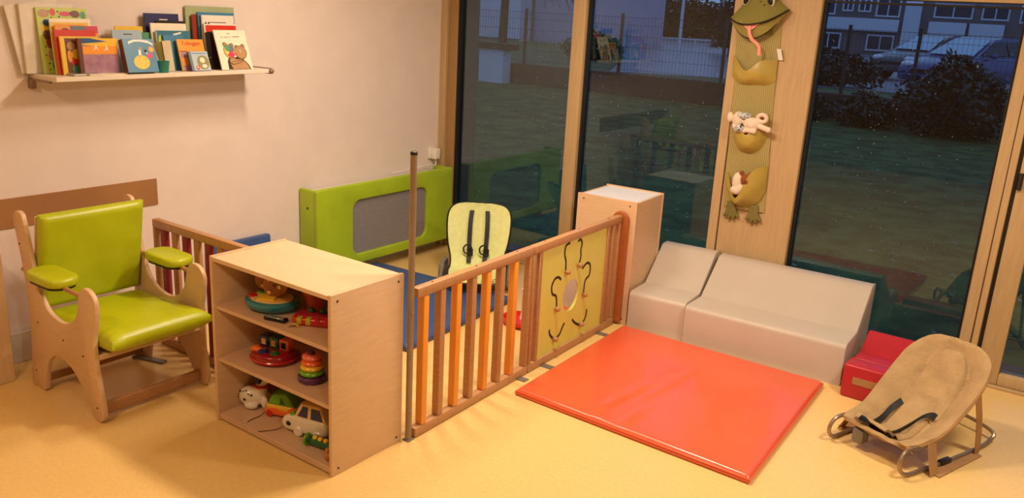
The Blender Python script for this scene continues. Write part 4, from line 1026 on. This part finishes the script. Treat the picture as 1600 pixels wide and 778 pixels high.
o = toy('toy_figure', -2.395, 2.155, sh3, 0, 'small brown toy figure at the right front of the bottom shelf')
remesh(part('body', B().ball((0, 0, .02), (.014, .012, .02)).ball((0, 0, .048), (.012, .011, .013)).tube([(-.02, 0, .03), (.02, 0, .03)], .006, 8), TWOOD, o), .003, 2)

# ================================================================== OUTSIDE, AT DUSK
GZ = -.15; TZ = .43
GRASS = M('wet_grass', (84, 108, 58), .9, .25, 3, .8, 40, .2, rgb2=(56, 72, 40))
GRASS2 = M('bank_grass', (92, 112, 70), .9, .2, 4, .5, 40, rgb2=(70, 90, 56))
ASPH = M('wet_asphalt', (150, 148, 156), .35, .08, 2, .1, 60)
RETW = M('retaining_wall', (92, 66, 56), .85, .12, 3, .3, 20)
CONC = M('dark_concrete', (64, 64, 72), .7, .1, 4)
EXTJ = M('exterior_render', (118, 104, 96), .85, .05)
BWHITE = M('building_white', (222, 222, 232), .8, .04, .5)
BSHADED = M('building_white_shaded', (188, 182, 200), .8, .04, .5)  # duller face of the white building, shade put into its colour
BGREY = M('building_grey', (120, 112, 110), .8, .08, .6)
DARKG = M('evergreen', (40, 52, 40), .6, .3, 6, rgb2=(22, 30, 26))
BUSHG = M('dark_bush', (52, 58, 44), .35, .3, 9, rgb2=(30, 34, 30))
HEDG = M('hedge_green', (80, 108, 58), .7, .25, 6, rgb2=(48, 70, 40))
BARK = M('bark', (70, 56, 46), .9, .2, 8)
PANE_D = M('dark_pane', (40, 46, 60), .1, .05)
struct('lawn', B().box(-40, 5.29, GZ - .2, 22, 21.2, GZ), GRASS, label='dark wet lawn outside the windows')
struct('pavement_edge', B().box(-40, 5.22, GZ, 22, 6.0, GZ + .03), CONC, label='dark concrete strip along the glazing')
struct('terrace', B().box(-60, 21.2, GZ - .2, 40, 90, TZ), GRASS2, label='raised grassy bank behind the low brown wall')
struct('road', B().prism([(-11.9, 21.5), (-9.3, 22.9), (2, 24.2), (30, 26), (30, 60), (-10, 62), (-30, 64), (-32, 55), (-16, 30)], 'z', TZ - .02, TZ + .012), ASPH, label='pale wet asphalt beyond the fence')
struct('wall_outer', B().box(WX - .2, WY + .10, -.3, -4.252, WY + .27, 3.0), EXTJ, label='exterior wall return beside the left pane')
rw = struct('retaining_wall', B().box(-40, 21.0, GZ, 25, 21.25, .44, .01, 1), RETW, label='low brown retaining wall across the garden')
# garden fence on the retaining wall
FPOST = M('fence_post_metal', (52, 46, 44), .6)
gf = thing('garden_fence', (-9, 21.12, .445), 0, 'wire mesh garden fence on dark posts above the retaining wall', 'fence')
pmesh = B().box(-.035, -.035, 0, .035, .035, 1.6).mesh('post'); pmesh.materials.append(FPOST)
for x in (-24.5, -21.2, -17.9, -14.66, -11.43, -8.4, -5.36, -3.82, -.8, 2.2):
    part('post', pmesh, None, gf, loc=(x + 9, 0, 0))
wm = B()
for z in (.1, .4, .7, 1.0, 1.3, 1.5): wm.box(-15.5, -.004, z, 11.2, .004, z + .008)
for k in range(260): wm.box(-15.5 + k * .1027, -.003, .05, -15.5 + k * .1027 + .005, .003, 1.52)
part('wire_mesh', wm, FPOST, gf, smooth=0, kind='stuff')
# white utility wall at the left
uw = thing('garden_wall', (-15.45, 20.6, GZ), 0, 'short white garden wall with a brown capping beam', 'wall')
part('panel', B().box(-.45, -.1, 0, .45, .3, .98), BWHITE, uw)
part('capping', B().box(-1.1, -.2, .98, .75, .3, 1.16, .01, 1), RETW, uw)
# pale flecks over the lawn, colour standing in for glints on the glass
lv = B(); rl = random.Random(5)
for k in range(1700):
    x = rl.uniform(-15, 1.0); y = rl.uniform(6.3, 20.8); a = rl.uniform(0, 6.28); r_ = rl.uniform(.012, .03)
    if abs(x + .7 * y) > 9: continue
    zz = GZ + rl.uniform(.006, .03)
    lv.poly([(x + r_ * math.cos(a + t_), y + r_ * .7 * math.sin(a + t_), zz + (.012 if k_ == 1 else 0)) for k_, t_ in enumerate((0, 1.7, 3.1, 4.6))])
o = part('glint_flecks', lv, M('glint_fleck', (150, 150, 140), .25, .3, 2, rgb2=(110, 92, 70)), smooth=0); tag(o, 'pale flecks scattered over the dark lawn in place of glints', 'flecks', kind='stuff')

def leafy(c, r, n, size, rs):
    """crown of small leaves on an ellipsoid volume"""
    b = bmesh.new()
    for k in range(n):
        d_ = Vector((rs.gauss(0, 1), rs.gauss(0, 1), rs.gauss(0, 1))).normalized() * (rs.random() ** .33)
        lump = 1 + .16 * math.sin(5 * d_.x + 3 * d_.z) + .12 * math.sin(7 * d_.y + 2)
        p_ = Vector((c[0] + d_.x * r[0] * lump, c[1] + d_.y * r[1] * lump, c[2] + d_.z * r[2] * lump))
        a = Vector((rs.gauss(0, 1), rs.gauss(0, 1), rs.gauss(0, 1))).normalized() * size; e_ = a.orthogonal().normalized() * size * .5
        if rs.random() < .5: e_ = a.cross(e_).normalized() * size * .5
        b.faces.new([b.verts.new(p_ - a), b.verts.new(p_ + e_), b.verts.new(p_ + a), b.verts.new(p_ - e_)])
    o_ = B(); o_.bm.free(); o_.bm = b
    return o_
def bush(name, x, y, z, r, n, size, m, label, seed, group=None):
    rs = random.Random(seed); o = thing(name, (x, y, z), 0, label, 'bush', group)
    part('foliage', leafy((0, 0, r[2] * .95), r, n, size, rs), m, o, smooth=0, kind='stuff')
    st = B()
    for k in range(5):
        a = k * 1.26; st.tube([(.05 * math.cos(a), .05 * math.sin(a), 0), (r[0] * .35 * math.cos(a), r[1] * .35 * math.sin(a), r[2] * 1.1)], [.03, .012], 6)
    part('stems', st, BARK, o)
    return o
bush('garden_bush', -2.62, 19.7, GZ, (1.0, .8, .82), 5200, .075, BUSHG, 'large dark evergreen bush in front of the parked cars', 11)
bush('garden_bush', -6.0, 20.25, GZ, (.68, .5, .34), 2200, .06, BUSHG, 'low dark shrub left of the large bush by the retaining wall', 12)
bush('garden_bush', -4.4, 19.9, GZ, (.66, .55, .38), 2200, .06, BUSHG, 'low dark shrub touching the large bush', 13)
bush('garden_bush', -.75, 20.1, GZ, (.6, .5, .5), 2000, .07, BUSHG, 'dark shrub right of the large bush near the door jamb', 17)
bush('garden_bush', -15.5, 26.7, TZ, (1.15, .9, .50), 3000, .07, HEDG, 'green rounded bush beside the pale road', 14)
bush('garden_bush', -6.6, 24.0, TZ, (1.6, .7, .50), 3600, .08, BUSHG, 'dark hedge behind the mesh fence left of the cars', 18)
# conifer and far hedge
cf = thing('conifer', (-15.6, 40.0, TZ), 0, 'dark conifer behind the pale road', 'tree')
rs = random.Random(21); cb_ = bmesh.new()
for k in range(4200):
    h_ = rs.random() ** 1.3; rr_ = (1 - h_) * 1.1 * (rs.random() ** .4); a = rs.uniform(0, 6.28); p_ = Vector((rr_ * math.cos(a), rr_ * math.sin(a), .4 + h_ * 6))
    a1 = Vector((math.cos(a), math.sin(a), -.5)).normalized() * .14; e1 = Vector((-math.sin(a), math.cos(a), 0)) * .06
    cb_.faces.new([cb_.verts.new(p_ - a1), cb_.verts.new(p_ + e1), cb_.verts.new(p_ + a1), cb_.verts.new(p_ - e1)])
q_ = B(); q_.bm.free(); q_.bm = cb_
part('foliage', q_, DARKG, cf, smooth=0, kind='stuff')
part('trunk', B().tube([(0, 0, 0), (0, 0, 5.5)], [.14, .03], 8), BARK, cf)
fh = thing('far_hedge', (-38, 70, TZ), 0, 'long brown hedge along the far side of the road', 'hedge')
rs = random.Random(22)
part('foliage', leafy((0, 0, 1.7), (19, 1.2, 2.1), 12000, .24, rs), M('brown_hedge', (86, 70, 58), .8, .25, 3, rgb2=(52, 44, 40)), fh, smooth=0, kind='stuff')
part('fence_boards', B().box(-17, .2, 0, 17, .35, 2.3), RETW, fh)
kw = thing('road_barrier', (-21.5, 52, TZ), math.radians(32), 'low white barrier along the far road edge', 'barrier')
part('rail', B().box(-6, -.06, .35, 6, .06, .5), BWHITE, kw)
for x in (-5.5, -3.3, -1.1, 1.1, 3.3, 5.5): part('post', B().box(x - .06, -.05, 0, x + .06, .05, .36), BWHITE, kw)
lp_ = thing('pale_pole', (-17.4, 38.0, TZ), 0, 'slim pale pole added beside the conifer for a bright reflection', 'lamp post')  # added pole, stands in for a bright reflected streak
part('pole', B().tube([(0, 0, 0), (0, 0, 6)], [.09, .05], 10), BWHITE, lp_)
part('pole_head', B().box(-.5, -.1, 5.95, .1, .1, 6.08, .02, 2), BWHITE, lp_)
# bare tree in the left pane
bt = thing('bare_tree', (-16.6, 22.6, TZ), 0, 'leafless tree with drooping twigs behind the left pane', 'tree')
rs = random.Random(8); tw = B()
part('trunk', B().tube([(0, 0, 0), (.05, 0, 2), (.02, .1, 4), (-.1, .1, 6)], [.15, .13, .10, .05], 10), BARK, bt)
def twig(p_, d_, L, r_, dep):
    pts = [p_]
    for k in range(4):
        d_ = (d_ + Vector((rs.gauss(0, .12), rs.gauss(0, .12), rs.gauss(-.10, .1)))).normalized(); p_ = p_ + d_ * L / 4; pts.append(p_)
        if dep < 3 and k > 0:
            for q in range(2):
                twig(p_, (d_ + Vector((rs.gauss(0, .5), rs.gauss(0, .5), rs.gauss(-.25, .4)))).normalized(), L * rs.uniform(.4, .6), r_ * .55, dep + 1)
    tw.tube([tuple(v) for v in pts], [r_ * (1 - .2 * k) for k in range(5)], 4, caps=False)
for k in range(7):
    twig(Vector((0, 0, 2.4 + .4 * k)), Vector((-1 if k % 3 else .8, rs.gauss(0, .5), .35)).normalized(), 1.9, .04, 0)
part('branches', tw, BARK, bt, kind='stuff')
# white building behind the bank, left
wb = thing('white_building', (-27, 38.3, TZ), 0, 'plain white building behind the grassy bank in the left pane', 'building')
part('wall', B().box(-9, 0, -.1, 0, 8, 6), BWHITE, wb)
part('wing', B().box(0.02, 1.2, -.1, 4.2, 9, 6), BSHADED, wb)
part('plinth', B().box(-9, -.03, -.1, 0, 0, .12), BGREY, wb)
part('downpipe', B().tube([(.06, 1.1, 0), (.06, 1.1, 6)], .06, 8), BGREY, wb)
part('roof', B().box(-9.2, -.2, 6, 4.4, 9.2, 6.2), BGREY, wb)
# apartment block far right
ab = thing('apartment_block', (-11, 61.5, TZ), math.radians(18), 'grey apartment block with white panels far behind the cars', 'building')
part('wall', B().box(-9, 0, -.1, 14, 8, 9), BGREY, ab)
part('pier', B().box(-1.35, -.25, 0, -.35, 0, 9), BWHITE, ab)
part('pier', B().box(7.1, -.25, 0, 7.8, 0, 9), BWHITE, ab)
for (x0, x1, z0, z1) in ((-8.6, -1.6, 1.55, 2.35), (.2, 2.4, 1.55, 2.35), (2.6, 4.6, 1.55, 2.35), (8.2, 13.5, 1.55, 2.2)):
    part('balcony_panel', B().box(x0, -.35, z0, x1, -.02, z1, .02, 1), BWHITE, ab)
for (x0, x1, z0, z1) in ((-8.4, -6.9, 2.5, 3.7), (-6.7, -5.6, 2.5, 3.7), (-5.2, -4.5, 2.75, 3.6), (-4.2, -3.4, 2.75, 3.6), (-3.1, -1.6, 2.5, 3.7), (.4, 2.7, 2.6, 3.5), (3.2, 4.8, 2.6, 3.5), (5.4, 6.8, 2.5, 3.6), (8.4, 10.4, 2.5, 3.6), (10.8, 13, 2.5, 3.6), (-6.6, -5.0, .3, 1.35), (-3.4, -1.7, .3, 1.35), (-8.5, -7.3, .3, 1.35), (.3, 1.6, .3, 1.35)):
    wv = part('window', B().ring([(x0, z0), (x1, z0), (x1, z1), (x0, z1)], [(x0 + .1, z0 + .1), (x1 - .1, z0 + .1), (x1 - .1, z1 - .1), (x0 + .1, z1 - .1)], 'y', -.08, .02).box((x0 + x1) / 2 - .04, -.07, z0 + .08, (x0 + x1) / 2 + .04, .01, z1 - .08), BWHITE, ab, smooth=0)
    part('pane', B().box(x0 + .09, -.03, z0 + .09, x1 - .09, -.005, z1 - .09), PANE_D, wv, smooth=0)
part('door_lamp', B().box(-8.0, -.15, 1.36, -7.6, -.03, 1.46), M('door_lamp_glow', (255, 240, 200), .5, emit=1.2), ab, label='small lit lamp')

# parked cars
CARG = M('car_dark_paint', (44, 44, 54), .18, .02, 2, metal=.3, coat=.8)
CARB = M('car_blue_paint', (44, 66, 124), .18, .02, 2, metal=.3, coat=.8)
TYRE = M('tyre', (22, 22, 24), .8); RIM = M('wheel_rim', (150, 150, 156), .3, metal=.8)
CGL = M('car_glass_sky', (170, 196, 214), .05, .02, spec=1.0, coat=.5); CHL = M('car_headlight', (235, 238, 245), .1, .02, coat=1)  # windscreen: pale blue sky reflection put into the base colour
def car(x, y, rz, m, label):
    o = thing('parked_car', (x, y, TZ + .012), rz, label, 'car', 'cars parked beyond the garden fence')
    low = [(2.08, .30), (2.12, .50), (2.06, .66), (1.85, .78), (1.25, .92), (.9, .98), (-1.7, 1.0), (-2.05, .92), (-2.12, .60), (-2.08, .30)]
    part('body', B().prism(low, 'y', -.86, .86, .10, 3), m, o, smooth=50)
    def cab(u, v):  # roof shell lofted from the belt line
        return None
    belt = [(1.25, .92), (.35, 1.42), (.0, 1.49), (-.9, 1.49), (-1.35, 1.42), (-1.95, .96)]
    t_ = bmesh.new(); L_ = [t_.verts.new((x_, -.80 if z_ < 1.1 else -.60, z_)) for x_, z_ in belt]; R_ = [t_.verts.new((x_, .80 if z_ < 1.1 else .60, z_)) for x_, z_ in belt]
    for k in range(5): t_.faces.new((L_[k], L_[k + 1], R_[k + 1], R_[k]))
    t_.faces.new(L_); t_.faces.new(list(reversed(R_))); t_.faces.new((L_[0], R_[0], R_[5], L_[5]))
    bmesh.ops.recalc_face_normals(t_, faces=t_.faces)
    part('cabin', B().merge(t_), m, o, smooth=20)
    q_ = B(); q_.prism([(-.66, 0), (.66, 0), (.52, .86), (-.52, .86)], 'z', 0, .02)
    ang = math.atan2(.5, .9)
    part('windscreen', q_, CGL, o, loc=(1.17, 0, .99), rot=(0, -(ang), PI / 2) if False else (math.radians(90) - (PI / 2 - ang) - 0, 0, PI / 2))
    for sg in (-1, 1):
        tl = math.atan2(.2, .45) * sg
        w1 = B().prism([(1.02, 0), (.42, .36), (.0, .41), (-.02, 0)], 'y', -.01, .01); w2 = B().prism([(-.08, 0), (-.06, .41), (-.85, .41), (-1.2, .34), (-1.55, .02)], 'y', -.01, .01)
        for w_ in (w1, w2): part('side_window', w_, PANE_D, o, loc=(0, sg * .79, 1.03), rot=(math.radians(24) * sg, 0, 0))
        part('headlight', B().ball((1.98, sg * .62, .70), (.14, .20, .09), 14, 10), CHL, o)
        part('mirror', B().ball((.75, sg * .95, 1.02), (.08, .10, .07), 10, 8), m, o)
        for x_ in (1.32, -1.30):
            wv = part('wheel', B().lathe([(0, -.1), (.28, -.1), (.315, -.07), (.315, .07), (.28, .1), (0, .1)], 22, (x_, sg * .80, .315), mtx=Matrix.Rotation(PI / 2, 4, 'X')), TYRE, o)
            part('rim', B().lathe([(0, -.01), (.20, -.01), (.19, .01), (0, .02)], 16, (x_, sg * .905, .315), mtx=Matrix.Rotation(-sg * PI / 2, 4, 'X')), RIM, wv)
    part('bumper', B().box(2.02, -.7, .28, 2.16, .7, .46, .03, 2), m, o)
    part('grille', B().box(2.08, -.4, .50, 2.13, .4, .60, .01, 1), BLACKP, o)
    return o
car(-5.07, 31.3, math.radians(-119), CARG, 'dark grey car parked behind the fence, the farther of two')
car(-3.2, 26.4, math.radians(-119), CARB, 'blue car parked behind the large bush at the right')
